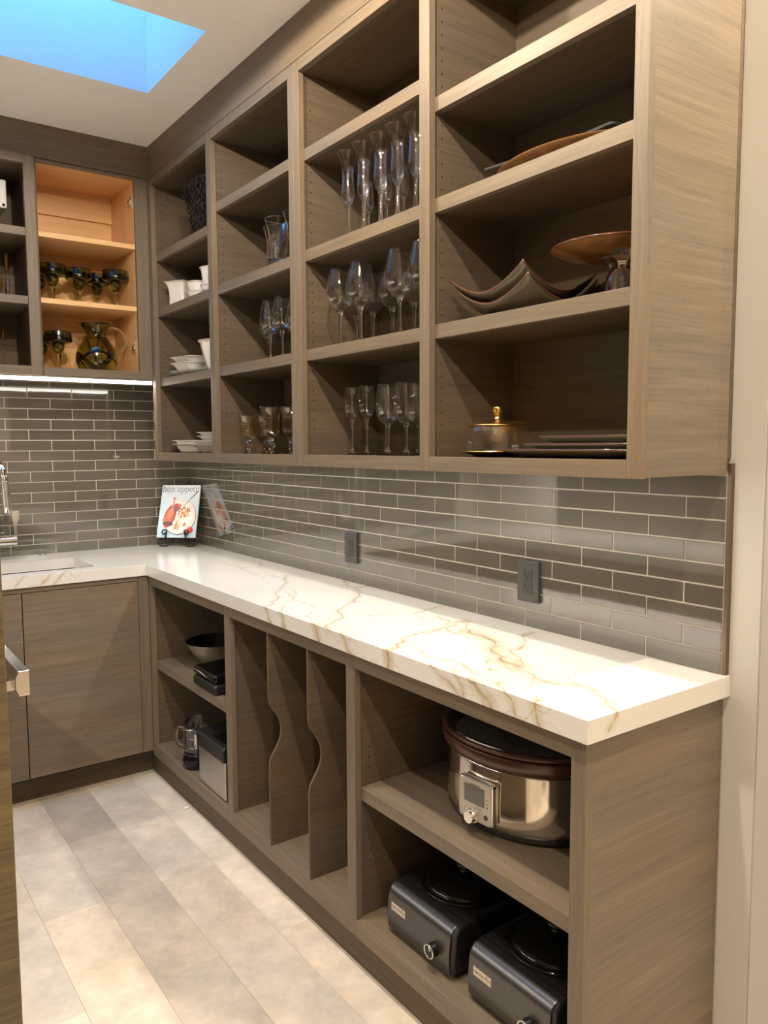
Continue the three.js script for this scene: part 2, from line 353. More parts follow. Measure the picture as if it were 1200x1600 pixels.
// ---------------------------------------------------------------- cabinets, right wall, upper run
const XU = -0.3068, XS = -0.2868;
function pinHoles(parent, list) {          // rows of little shelf pin holes drilled in the side panels
  const gs = list.map(([x, y, z]) => moved(new THREE.CylinderGeometry(0.0026, 0.0026, 0.0012, 8), x, y, z, 0, Math.PI / 2));
  const w = worldOf(parent), o = mesh('pin_holes', merged(gs), M.hole, parent, [-w.x, -w.y, -w.z]); o.userData.kind = 'stuff';
}
function upperCabinet(label, stiles, bays, shelvesOf, endPanel) {
  const z0 = stiles[0][0], z1 = stiles[stiles.length - 1][1];
  const t = thing('upper_cabinet', label, 'cabinet', [0, 1.336, (z0 + z1) / 2], 'open upper cabinets of the long wall');
  for (const [a, b] of stiles) box('stile', t, [XU, XS], [1.336, 2.546], [a, b], M.oakFace, 1);
  for (const [a, b] of bays) {
    box('rail', t, [XU, XS], [1.336, 1.3715], [a, b], M.oakFace, 2, 0.0008);
    box('rail', t, [XU, XS], [2.512, 2.546], [a, b], M.oakFace, 2, 0.0008);
  }
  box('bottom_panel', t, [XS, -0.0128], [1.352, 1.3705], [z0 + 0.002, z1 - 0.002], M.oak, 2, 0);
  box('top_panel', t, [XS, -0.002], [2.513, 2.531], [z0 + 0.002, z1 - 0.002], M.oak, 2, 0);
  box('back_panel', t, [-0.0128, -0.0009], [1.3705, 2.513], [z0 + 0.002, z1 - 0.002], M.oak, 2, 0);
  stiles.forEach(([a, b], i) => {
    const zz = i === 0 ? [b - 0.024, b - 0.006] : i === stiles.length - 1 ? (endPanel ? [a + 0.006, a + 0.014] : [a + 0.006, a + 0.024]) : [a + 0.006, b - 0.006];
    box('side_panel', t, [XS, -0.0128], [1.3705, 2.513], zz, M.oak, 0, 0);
  });
  bays.forEach(([a, b], i) => {
    for (const y of shelvesOf[i]) box('nosing', box('shelf', t, [XS + 0.018, -0.014], [y - 0.034, y], [a - 0.0058, b + 0.0058], M.oak, 2, 0), [XS, XS + 0.018], [y - 0.0342, y + 0.0002], [a - 0.0058, b + 0.0058], M.oakFace, 2, 0.001);
    const hs = [];
    for (let y = 1.45; y < 2.45; y += 0.03) { if (shelvesOf[i].some((s) => y > s - 0.05 && y < s + 0.012)) continue; hs.push([-0.262, y, a - 0.0062]); }
    pinHoles(t, hs);
  });
  if (endPanel) {
    box('end_panel', t, [XU + 0.0205, -0.014], [1.338, 2.546], [z1 - 0.0165, z1 - 0.0015], M.oakFace, 0, 0.0008);
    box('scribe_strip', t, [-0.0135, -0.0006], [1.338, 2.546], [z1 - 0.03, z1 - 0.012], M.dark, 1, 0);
  }
  return t;
}
upperCabinet('open oak upper cabinet in the corner, holding white dishes, a black basket and goblets', [[0.3475, 0.385], [0.968, 1.012], [1.588, 1.6188]], [[0.385, 0.968], [1.012, 1.588]], [[2.229, 1.994, 1.694], [2.292, 1.994, 1.694]]);
upperCabinet('open oak upper cabinet with wine glasses beside brown platters, its lit end panel showing', [[1.6206, 1.653], [2.234, 2.272], [2.854, 2.885]], [[1.653, 2.234], [2.272, 2.854]], [[2.292, 1.994, 1.694], [2.229, 1.994, 1.694]], true);
{
  const t = structure('trim_1'); box('fascia_board', t, [XU, XS], [2.5478, CEIL], [0.3575, 2.885], M.oakFace, 2, 0.0008);
  box('fascia_return', t, [XS, -0.001], [2.5478, CEIL], [2.866, 2.8845], M.oakFace, 0, 0.0008);
  const t2 = structure('trim_2'); box('fascia_board', t2, [-2.04, XU], [2.5478, CEIL], [0.3375, 0.3575], M.oakFace, 0, 0.0008);
}
// back wall, upper run
{
  const ZF = 0.3475;
  const t = thing('wall_cabinet', 'wall cabinet with bare maple interior holding green swirled glasses and a pitcher', 'cabinet', [-0.54, 1.69, 0.17]);
  box('stile', t, [-0.3628, -0.3075], [1.69, 2.546], [ZF - 0.02, ZF], M.oakFace, 1);
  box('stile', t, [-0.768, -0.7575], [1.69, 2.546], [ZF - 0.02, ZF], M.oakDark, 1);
  box('rail', t, [-0.7575, -0.3628], [1.69, 1.7235], [ZF - 0.02, ZF], M.oakFace, 0, 0.0008);
  box('rail', t, [-0.7575, -0.3628], [2.535, 2.546], [ZF - 0.02, ZF], M.oakFace, 0, 0.0008);
  box('side_panel', t, [-0.3628, -0.345], [1.71, 2.545], [0.0125, ZF - 0.02], M.maple, 1, 0);
  box('side_panel', t, [-0.768, -0.7575], [1.71, 2.545], [0.0125, ZF - 0.02], M.maple, 1, 0);
  box('bottom_panel', t, [-0.7575, -0.3628], [1.708, 1.7225], [0.0125, ZF - 0.02], M.maple, 0, 0);
  box('top_panel', t, [-0.7575, -0.3628], [2.5355, 2.55], [0.0125, ZF - 0.02], M.maple, 0, 0);
  box('back_panel', t, [-0.768, -0.345], [1.7, 2.55], [0.0018, 0.0124], M.maple, 0, 0);
  box('nailer', t, [-0.7574, -0.3629], [2.42, 2.535], [0.0125, 0.027], M.maple, 0, 0.0008);
  for (const y of [2.2665, 2.0035]) box('shelf', t, [-0.7565, -0.3638], [y - 0.0205, y], [0.014, ZF - 0.012], M.maple, 0, 0.001);
  for (const y of [2.452, 1.83]) {   // hinge plates left from the missing door
    const h = merged([moved(new RoundedBoxGeometry(0.003, 0.05, 0.016, 1, 0.001), 0, 0, 0), moved(new RoundedBoxGeometry(0.01, 0.018, 0.03, 2, 0.003), -0.006, 0, -0.002), moved(new THREE.CylinderGeometry(0.004, 0.004, 0.004, 12), -0.004, 0.018, 0, 0, 0, Math.PI / 2), moved(new THREE.CylinderGeometry(0.004, 0.004, 0.004, 12), -0.004, -0.018, 0, 0, 0, Math.PI / 2)]);
    mesh('hinge_plate', h, y > 2 ? M.nickel : M.steel, t, [-0.3645 + 0.54, y - 1.69, 0.3 - 0.17]);
  }
  const u = thing('wall_cabinet', 'wall cabinet with dark interior and a proud pale face frame, holding amber glasses', 'cabinet', [-1.29, 1.69, 0.18]);
  const Z2 = 0.3675;
  box('stile', u, [-0.809, -0.7685], [1.688, 2.545], [Z2 - 0.022, Z2], M.oakFace, 1);
  box('stile', u, [-1.84, -1.8], [1.688, 2.545], [Z2 - 0.022, Z2], M.oakFace, 1);
  box('rail', u, [-1.8, -0.809], [1.688, 1.7235], [Z2 - 0.022, Z2], M.oakFace, 0, 0.0008);
  box('rail', u, [-1.8, -0.809], [2.512, 2.545], [Z2 - 0.022, Z2], M.oakFace, 0, 0.0008);
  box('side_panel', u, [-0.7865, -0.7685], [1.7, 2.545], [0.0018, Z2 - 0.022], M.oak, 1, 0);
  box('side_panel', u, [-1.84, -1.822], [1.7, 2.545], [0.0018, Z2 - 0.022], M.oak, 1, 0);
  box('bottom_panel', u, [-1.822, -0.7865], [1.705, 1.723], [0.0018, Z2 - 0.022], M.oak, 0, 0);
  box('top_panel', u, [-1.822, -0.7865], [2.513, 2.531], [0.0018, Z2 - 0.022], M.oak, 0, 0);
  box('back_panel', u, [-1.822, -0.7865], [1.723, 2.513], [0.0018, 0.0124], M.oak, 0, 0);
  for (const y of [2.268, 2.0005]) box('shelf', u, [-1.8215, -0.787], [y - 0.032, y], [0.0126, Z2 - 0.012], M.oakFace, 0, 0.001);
}

// ---------------------------------------------------------------- worktop, sink, base cabinets
{
  const t = thing('countertop', 'white veined marble worktop running around the corner over the base cabinets', 'countertop', [0, 0.8695, 0]);
  const sh = new THREE.Shape([[0, 0], [0, 2.898], [-0.4568, 2.898], [-0.4568, 0.6185], [-2.04, 0.6185], [-2.04, 0]].map(([x, z]) => new THREE.Vector2(x, -z)));
  const rc = (x0, x1, z0, z1, r) => { const p = new THREE.Path(); p.moveTo(x0 + r, -z0); p.lineTo(x1 - r, -z0); p.quadraticCurveTo(x1, -z0, x1, -z0 - r); p.lineTo(x1, -z1 + r); p.quadraticCurveTo(x1, -z1, x1 - r, -z1); p.lineTo(x0 + r, -z1); p.quadraticCurveTo(x0, -z1, x0, -z1 + r); p.lineTo(x0, -z0 - r); p.quadraticCurveTo(x0, -z0, x0 + r, -z0); return p; };
  sh.holes.push(rc(-1.36, -0.636, 0.205, 0.535, 0.012));
  const g = new THREE.ExtrudeGeometry(sh, { depth: 0.0435, bevelEnabled: true, bevelThickness: 0.0008, bevelSize: 0.0008, bevelOffset: -0.0008, bevelSegments: 1, curveSegments: 4 });
  g.rotateX(-Math.PI / 2);
  const p = g.attributes.position, n = g.attributes.normal, uv = new Float32Array(p.count * 2);
  for (let i = 0; i < p.count; i++) {
    const x = p.getX(i), y = p.getY(i) - 0.0443, z = p.getZ(i); let a = z, b = -x;
    if (Math.abs(n.getY(i)) < 0.5) { if (Math.abs(n.getX(i)) > Math.abs(n.getZ(i))) b += -y; else a += -y; }
    uv[2 * i] = a / 3; uv[2 * i + 1] = b / 1.5;
  }
  g.setAttribute('uv', new THREE.BufferAttribute(uv, 2));
  mesh('slab', g, M.marble, t, [0, 0.0008, 0]);
  // undermount sink
  const s = thing('sink', 'stainless steel undermount sink set into the back worktop', 'sink', [-1.0, 0.66, 0.37]);
  const W = 0.74, D = 0.345, H = 0.209, parts = [];
  parts.push(moved(new THREE.BoxGeometry(W, 0.003, D), 0, 0, 0));
  parts.push(moved(new THREE.BoxGeometry(W, H, 0.003), 0, H / 2, D / 2), moved(new THREE.BoxGeometry(W, H, 0.003), 0, H / 2, -D / 2));
  parts.push(moved(new THREE.BoxGeometry(0.003, H, D), W / 2, H / 2, 0), moved(new THREE.BoxGeometry(0.003, H, D), -W / 2, H / 2, 0));
  mesh('basin', merged(parts), M.sinkSteel, s);
  mesh('drain', revolve([[0.0001, 0.004], [0.03, 0.003], [0.042, 0.006], [0.045, 0.002]], 24), M.steel, s, [0, 0.0016, 0]);
}
const XB = -0.4448;
{
  const t = thing('base_cabinet', 'long open oak base cabinet with shelves, tray dividers and a plain end panel', 'cabinet', [-0.22, 0, 1.75]);
  for (const [a, b] of [[0.6065, 0.629], [1.345, 1.386], [2.097, 2.137], [2.851, 2.886]]) box('stile', t, [XB, XB + 0.02], [0.104, 0.8685], [a, b], M.oakFace, 1);
  for (const [a, b] of [[0.629, 1.345], [1.386, 2.097], [2.137, 2.851]]) {
    box('rail', t, [XB, XB + 0.02], [0.83, 0.8685], [a, b], M.oakFace, 2, 0.0008);
    box('rail', t, [XB, XB + 0.02], [0.104, 0.1512], [a, b], M.oakFace, 2, 0.0008);
  }
  box('bottom_panel', t, [XB + 0.02, -0.0128], [0.132, 0.151], [0.608, 2.87], M.oakFace, 2, 0);
  box('back_panel', t, [-0.0128, -0.0009], [0.0, 0.868], [0.608, 2.87], M.oak, 2, 0);
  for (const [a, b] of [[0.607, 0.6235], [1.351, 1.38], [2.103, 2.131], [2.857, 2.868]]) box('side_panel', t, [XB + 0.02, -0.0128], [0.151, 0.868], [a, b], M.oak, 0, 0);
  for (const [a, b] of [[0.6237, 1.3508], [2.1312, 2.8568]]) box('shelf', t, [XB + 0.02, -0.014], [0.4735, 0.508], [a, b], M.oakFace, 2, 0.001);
  box('end_panel', t, [XB + 0.0202, -0.004], [0, 0.8685], [2.87, 2.8845], M.oakFace, 0, 0.0008);
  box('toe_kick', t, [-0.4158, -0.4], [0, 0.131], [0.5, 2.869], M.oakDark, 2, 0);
  const prof = [[0.8295, 0], [0.64, 0], [0.616, 0.001], [0.602, 0.005], [0.588, 0.013], [0.57, 0.025], [0.55, 0.036], [0.53, 0.0415], [0.512, 0.042], [0.49, 0.038], [0.468, 0.027], [0.45, 0.016], [0.434, 0.006], [0.42, 0.0015], [0.4, 0], [0.1515, 0]];
  for (const z of [1.655, 1.896]) {
    const sh = new THREE.Shape(); const c = new THREE.CatmullRomCurve3(prof.map(([y, d]) => V3(XB + 0.001 + d, y, 0)), false, 'centripetal').getPoints(90);
    sh.moveTo(c[0].x, c[0].y); c.slice(1).forEach((q) => sh.lineTo(q.x, q.y)); sh.lineTo(-0.013, 0.1515); sh.lineTo(-0.013, 0.8295); sh.closePath();
    const g = new THREE.ExtrudeGeometry(sh, { depth: 0.0065, bevelEnabled: true, bevelThickness: 0.0006, bevelSize: 0.0006, bevelOffset: -0.0006, bevelSegments: 1 });
    mesh('divider', grainUV(g, 0), M.oak, t, [0.22, 0, z - 0.0035 - 1.75]);
  }
  for (const z of [0.6238, 2.1314]) { const hs = []; for (const y of [0.555, 0.583, 0.611, 0.3, 0.328]) hs.push([-0.395, y, z]); pinHoles(t, hs); }
  // back run with flat doors
  const u = thing('base_cabinet', 'closed oak base cabinet with flat doors beneath the sink', 'cabinet', [-1.2, 0, 0.3]);
  box('filler', u, [-0.4876, XB - 0.0002], [0.122, 0.8685], [0.586, 0.606], M.oakFace, 1);
  box('rail', u, [-2.03, -0.4876], [0.8492, 0.8685], [0.586, 0.606], M.oakFace, 0, 0.0008);
  for (const [a, b] of [[-1.378, -0.9318], [-0.9284, -0.4896]]) box('door', u, [a, b], [0.1225, 0.8462], [0.586, 0.606], M.oakFace, 0, 0.001);
  box('door', u, [-2.03, -1.381], [0.1225, 0.8462], [0.586, 0.606], M.oakFace, 0, 0.001);
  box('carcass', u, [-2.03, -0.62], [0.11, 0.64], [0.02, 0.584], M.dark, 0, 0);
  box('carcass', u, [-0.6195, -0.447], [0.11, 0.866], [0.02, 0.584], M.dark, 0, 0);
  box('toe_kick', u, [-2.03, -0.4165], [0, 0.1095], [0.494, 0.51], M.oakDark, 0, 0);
  // left run: seen only in reflections and past the near panel
  const v = thing('base_cabinet', 'closed oak base cabinet opposite the open shelves', 'cabinet', [-1.7, 0, 1.5]);
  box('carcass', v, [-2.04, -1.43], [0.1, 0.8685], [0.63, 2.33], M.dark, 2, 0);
  for (const [a, b] of [[0.65, 1.2], [1.203, 1.76], [1.763, 2.327]]) box('door', v, [-1.429, -1.41], [0.12, 0.85], [a, b], M.oak, 2);
  const w = thing('countertop', 'white marble worktop on the closed run opposite the shelves', 'countertop', [-1.72, 0.8695, 1.48]);
  { const g = new RoundedBoxGeometry(0.64, 0.0445, 1.708, 1, 0.001), q = g.attributes.position, uv2 = new Float32Array(q.count * 2); for (let i = 0; i < q.count; i++) { uv2[2 * i] = (q.getZ(i) + 1.1) / 3; uv2[2 * i + 1] = (q.getX(i) + 0.5) / 1.5; } g.setAttribute('uv', new THREE.BufferAttribute(uv2, 2)); mesh('slab', g, M.marble, w, [0, 0.02225, 0]); }
  const x = thing('upper_cabinet', 'closed oak upper cabinet opposite the open shelves', 'cabinet', [-1.89, 1.34, 1.5]);
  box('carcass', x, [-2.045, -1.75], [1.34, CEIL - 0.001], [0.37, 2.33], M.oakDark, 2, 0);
  for (const [a, b] of [[0.38, 1.0], [1.003, 1.66], [1.663, 2.327]]) box('door', x, [-1.749, -1.73], [1.345, 2.54], [a, b], M.oakFace, 1);
  // the tall unit at the near end, its grained side and pull handle in view
  const y = thing('tall_cabinet', 'tall oak cabinet beside the entrance, horizontal grain on its end panel', 'cabinet', [-1.72, 0, 2.67]);
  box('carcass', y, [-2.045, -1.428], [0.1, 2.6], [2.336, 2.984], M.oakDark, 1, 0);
  box('end_panel', y, [-2.045, -1.4045], [0, 2.62], [2.9845, 3.0], M.oakNear, 0, 0.001);
  for (const [a, b] of [[0.11, 0.62], [0.624, 1.25], [1.254, 2.55]]) {
    const d = box('drawer_front', y, [-1.427, -1.4075], [a, b], [2.345, 2.981], M.oak, 2);
    if (a > 0.6 && a < 0.7) {
      const bar = new THREE.ExtrudeGeometry(new THREE.Shape([[0, -0.0125], [0.0095, -0.0125], [0.0095, 0.0125], [0, 0.0125], [-0.003, 0.006], [-0.003, -0.006]].map((q) => new THREE.Vector2(...q))), { depth: 0.3, bevelEnabled: true, bevelThickness: 0.0008, bevelSize: 0.0008, bevelSegments: 2 });
      const post = (z) => moved(new THREE.BoxGeometry(0.036, 0.011, 0.011), -0.02, -0.004, z);
      mesh('handle', merged([bar, post(0.03), post(0.282)]), M.nickel, d, [0.0405, 1.1555 - (a + b) / 2, 2.605 - 2.663]);
    }
  }
}

// ---------------------------------------------------------------- lamps
{
  const WHERE = ['over the aisle by the end of the counter', 'added over the mid aisle to even cabinet light', 'beside the tall cabinet at the entrance', 'by the end of the long wall', 'added unseen in the kitchen behind the entrance', 'added unseen in the kitchen toward the hall', 'added unseen, farthest into the kitchen', 'added unseen in the hall past the wall end'];
  LIGHTS.cans.forEach(([x, z, cd, cone], i) => {
    const t = thing('ceiling_downlight', 'round recessed white-trimmed ceiling downlight ' + WHERE[i], 'light', [x, CEIL, z], 'recessed ceiling downlights');
    mesh('trim_ring', revolve([[0.036, -0.001], [0.052, -0.004], [0.054, -0.0005], [0.036, -0.0005]], 32), M.trimWhite, t);
    mesh('lamp_lens', new THREE.CylinderGeometry(0.035, 0.035, 0.002, 32), M.emit(WARM, 6), t, [0, -0.0012, 0]);
    const s = new THREE.SpotLight(WARM, cd, 0, cone * Math.PI / 180, 0.05, 2); s.position.set(0, -0.008, 0); s.target.position.set(0, -2, 0); s.castShadow = true; s.shadow.radius = 1.2; t.add(s, s.target);
  });
  const strip = (label, len, pos, along, k, drop = 0.014) => {
    const t = thing('led_strip', label, 'light', pos);
    const sx = along === 'x' ? len : 0.012, sz = along === 'x' ? 0.012 : len;
    mesh('channel', new THREE.BoxGeometry(sx + 0.002, 0.006, sz + 0.006), M.steel, t, [0, 0.0035, 0]);
    mesh('led_diffuser', new THREE.BoxGeometry(sx, drop, sz), M.emit(LED, 5), t, [0, 0.0005 - drop / 2, 0]);
    const l = new THREE.RectAreaLight(LED, k, sx, sz); l.position.set(0, -drop - 0.0005, 0); l.rotation.x = -Math.PI / 2; t.add(l);
  };
  strip('lit strip under the wall cabinets above the sink', 1.5, [-1.06, 1.6825, 0.339], 'x', LIGHTS.ledBack);
  strip('lit strip under the open cabinets of the long wall', 2.42, [-0.245, 1.3452, 1.62], 'z', LIGHTS.ledRight, 0.004);
  strip('lit strip under the closed cabinets opposite the shelves', 1.8, [-1.79, 1.333, 1.4], 'z', LIGHTS.ledLeft);
}
// ---------------------------------------------------------------- glassware
// stemware: a thin bowl, a solid stem and foot
function stemware(name, label, group, o, mat = M.thinGlass, solid = M.solidGlass, pos = [0, 0, 0]) {
  const t = thing(name, label, o.category || 'wine glass', pos, group);
  const outer = curvePts(o.bowl, 36), wall = o.wall || 0.0011;
  const inner = outer.slice(3).map(([r, y]) => [Math.max(0.00001, r - wall), y + 0.0004]).reverse();
  mesh('bowl', revolve([...outer, ...inner, [0.00001, outer[0][1] + 0.003]], 40, o.shape), mat, t);
  mesh('stem', revolve(curvePts(o.stem, 26), 20), solid, t);
  mesh('foot', revolve([[0.00001, 0.0002], [o.foot * 0.97, 0.0002], [o.foot, 0.001], [o.foot * 0.96, 0.0017], [o.foot * 0.5, 0.0028], [0.007, 0.0052], [0.00001, 0.006]], 36), solid, t);
  return t;
}
{ // third bay, upper shelf: flared champagne flutes
  const Y = 1.9945, G = 'flared flutes on one shelf';
  const src = stemware('champagne_flute', 'tall clear flared flute at the far end of the front row', G, {
    category: 'glass', foot: 0.029, bowl: [[0.004, 0.098], [0.012, 0.104], [0.0185, 0.122], [0.0188, 0.14], [0.0172, 0.17], [0.0178, 0.2], [0.0225, 0.226], [0.0325, 0.247]],
    stem: [[0.00001, 0.0055], [0.0062, 0.007], [0.0058, 0.03], [0.0052, 0.075], [0.0056, 0.093], [0.0085, 0.1], [0.004, 0.105], [0.00001, 0.106]],
  }, M.thinGlass, M.solidGlass, [-0.24, Y, 1.8187]);
  const front = [[1.8985, 'second'], [1.98, 'third'], [2.0575, 'fourth'], [2.1345, 'nearest, fifth']];
  for (const [z, w] of front) copyOf(src, [-0.24, Y, z], `tall clear flared flute, ${w} in the front row from the far end`);
  for (const [z, w] of [[1.79, 'behind the farthest pair of front flutes'], [1.883, 'behind the second and third front flutes'], [1.9635, 'behind the third and fourth front flutes'], [2.045, 'behind the nearest front flutes']]) copyOf(src, [-0.15, Y, z], `tall clear flared flute in the back row, ${w}`);
}
{ // third bay, middle shelf: balloon wine glasses
  const Y = 1.6945, G = 'balloon wine glasses on one shelf';
  const src = stemware('wine_glass', 'large clear balloon wine glass at the far end of the front row', G, {
    foot: 0.036, bowl: [[0.004, 0.106], [0.014, 0.109], [0.03, 0.121], [0.042, 0.14], [0.0445, 0.152], [0.042, 0.172], [0.036, 0.202], [0.0305, 0.228]],
    stem: [[0.00001, 0.0055], [0.0068, 0.0065], [0.0052, 0.02], [0.0048, 0.06], [0.0054, 0.088], [0.009, 0.102], [0.013, 0.1085], [0.004, 0.1095], [0.00001, 0.11]],
  }, M.thinGlass, M.solidGlass, [-0.23, Y, 1.754]);
  for (const [z, w] of [[1.8635, 'second'], [2.0515, 'third, taller looking,'], [2.158, 'nearest, cut by the stile,']]) copyOf(src, [-0.23, Y, z], `large clear balloon wine glass, ${w} in the front row`);
  for (const [z, w] of [[1.7, 'farthest'], [1.79, 'second'], [1.89, 'third'], [1.9945, 'nearest']]) copyOf(src, [-0.135, Y, z], `large clear balloon wine glass, ${w} in the back row`);
}
{ // third bay, bottom: two narrow and two wide glasses
  const Y = 1.371;
  const n = stemware('wine_glass', 'slim clear white-wine glass nearest the lit side panel', 'slim wine glasses on the cabinet floor', {
    foot: 0.03, bowl: [[0.0035, 0.107], [0.01, 0.11], [0.0195, 0.124], [0.0245, 0.15], [0.0242, 0.172], [0.021, 0.204]],
    stem: [[0.00001, 0.0055], [0.007, 0.007], [0.0035, 0.02], [0.003, 0.07], [0.0045, 0.095], [0.0065, 0.106], [0.003, 0.11], [0.00001, 0.111]],
  }, M.thinGlass, M.solidGlass, [-0.2, Y, 1.7695]);
  copyOf(n, [-0.2, Y, 1.8478], 'slim clear white-wine glass beside the first wide red-wine glass');
  copyOf(n, [-0.115, Y, 1.825], 'slim clear white-wine glass in the back row of the bottom shelf');
  const w = stemware('wine_glass', 'wide clear red-wine glass beside the slim glasses on the cabinet floor', 'wide wine glasses on the cabinet floor', {
    foot: 0.034, bowl: [[0.004, 0.088], [0.013, 0.09], [0.028, 0.105], [0.0355, 0.13], [0.0352, 0.155], [0.0325, 0.18], [0.0292, 0.201]],
    stem: [[0.00001, 0.0055], [0.009, 0.0075], [0.0042, 0.02], [0.0035, 0.055], [0.0042, 0.078], [0.008, 0.088], [0.003, 0.092], [0.00001, 0.0925]],
  }, M.thinGlass, M.solidGlass, [-0.2, Y, 1.955]);
  copyOf(w, [-0.2, Y, 2.0405], 'wide clear red-wine glass, second from the slim ones on the cabinet floor');
  copyOf(w, [-0.115, Y, 1.99], 'wide clear red-wine glass in the back row on the cabinet floor');
  copyOf(w, [-0.115, Y, 2.08], 'wide clear red-wine glass at the back, beside the middle stile');
}
{ // second bay: flared cut tumblers, wine glasses, footed goblets
  const flutes = (th, y, r) => 1 + (y < 0.1 && r > 0.004 ? 0.022 * Math.cos(th * 16) * smooth(0.1, 0.05, y) : 0);
  const t = thing('tumbler', 'clear cut-crystal tumbler with flared rim, nearest on its shelf', 'glass', [-0.235, 1.9945, 1.383], 'flared crystal tumblers on one shelf');
  const out = curvePts([[0.0335, 0.0006], [0.036, 0.006], [0.0372, 0.03], [0.0352, 0.06], [0.0322, 0.09], [0.0325, 0.112], [0.037, 0.138], [0.0445, 0.161]], 44);
  const inn = out.filter(([, y]) => y > 0.02).map(([r, y]) => [r - (y < 0.1 ? 0.0042 : 0.0018), y]).reverse();
  mesh('cup', revolve([[0.00001, 0.0006], ...out, ...inn, [0.00001, 0.021]], 96, flutes), M.solidGlass, t);
  copyOf(t, [-0.19, 1.9945, 1.285], 'clear cut-crystal tumbler with flared rim, second from the near stile');
  copyOf(t, [-0.12, 1.9945, 1.19], 'clear cut-crystal tumbler with flared rim, farthest back on its shelf');
  copyOf(t, [-0.225, 1.9945, 1.49], 'clear cut-crystal tumbler with flared rim, cut off by the near stile');
  const g = stemware('wine_glass', 'clear rounded wine glass at the near end below the tumblers', 'rounded wine glasses below the tumblers', {
    foot: 0.031, bowl: [[0.004, 0.094], [0.013, 0.097], [0.0275, 0.111], [0.0345, 0.132], [0.0335, 0.155], [0.028, 0.185], [0.0235, 0.208]],
    stem: [[0.00001, 0.0055], [0.0068, 0.0065], [0.005, 0.02], [0.0048, 0.06], [0.0055, 0.08], [0.009, 0.093], [0.004, 0.0975], [0.00001, 0.098]],
  }, M.thinGlass, M.solidGlass, [-0.22, 1.6945, 1.372]);
  copyOf(g, [-0.22, 1.6945, 1.283], 'clear rounded wine glass, second from the near end below the tumblers');
  copyOf(g, [-0.15, 1.6945, 1.15], 'clear rounded wine glass at the far back below the tumblers');
  copyOf(g, [-0.14, 1.6945, 1.325], 'clear rounded wine glass half hidden behind the front pair');
  copyOf(g, [-0.21, 1.6945, 1.463], 'clear rounded wine glass next to the near stile below the tumblers');
  const goblet = (s, pos, label) => stemware('goblet', label, 'pale amber goblets on the cabinet floor', {
    category: 'goblet', foot: 0.033, wall: 0.0016, shape: (th, y, r) => 1 + (r > 0.006 ? 0.018 * Math.cos(th * 9) : 0),
    bowl: [[0.006, 0.056 * s], [0.017, 0.0575 * s], [0.0285, 0.068 * s], [0.0308, 0.09 * s], [0.0318, 0.12 * s], [0.0385, 0.1525 * s]],
    stem: [[0.00001, 0.0055], [0.011, 0.007], [0.006, 0.013], [0.0075, 0.016], [0.0135, 0.026], [0.0135, 0.034], [0.0075, 0.044], [0.009, 0.049], [0.014, 0.056], [0.006, 0.0575], [0.00001, 0.058]],
  }, M.goblet, M.gobletSolid, pos);
  goblet(0.93, [-0.205, 1.371, 1.072], 'smaller pale amber footed goblet standing farthest into the corner');
  goblet(0.93, [-0.135, 1.371, 1.078], 'smaller pale amber footed goblet behind the first pair');
  goblet(1.08, [-0.225, 1.371, 1.289], 'larger pale amber footed goblet, foremost of the group');
  goblet(1.08, [-0.175, 1.371, 1.345], 'larger pale amber footed goblet half behind the foremost one');
  goblet(1.08, [-0.185, 1.371, 1.445], 'larger pale amber footed goblet cut by the near stile');
}

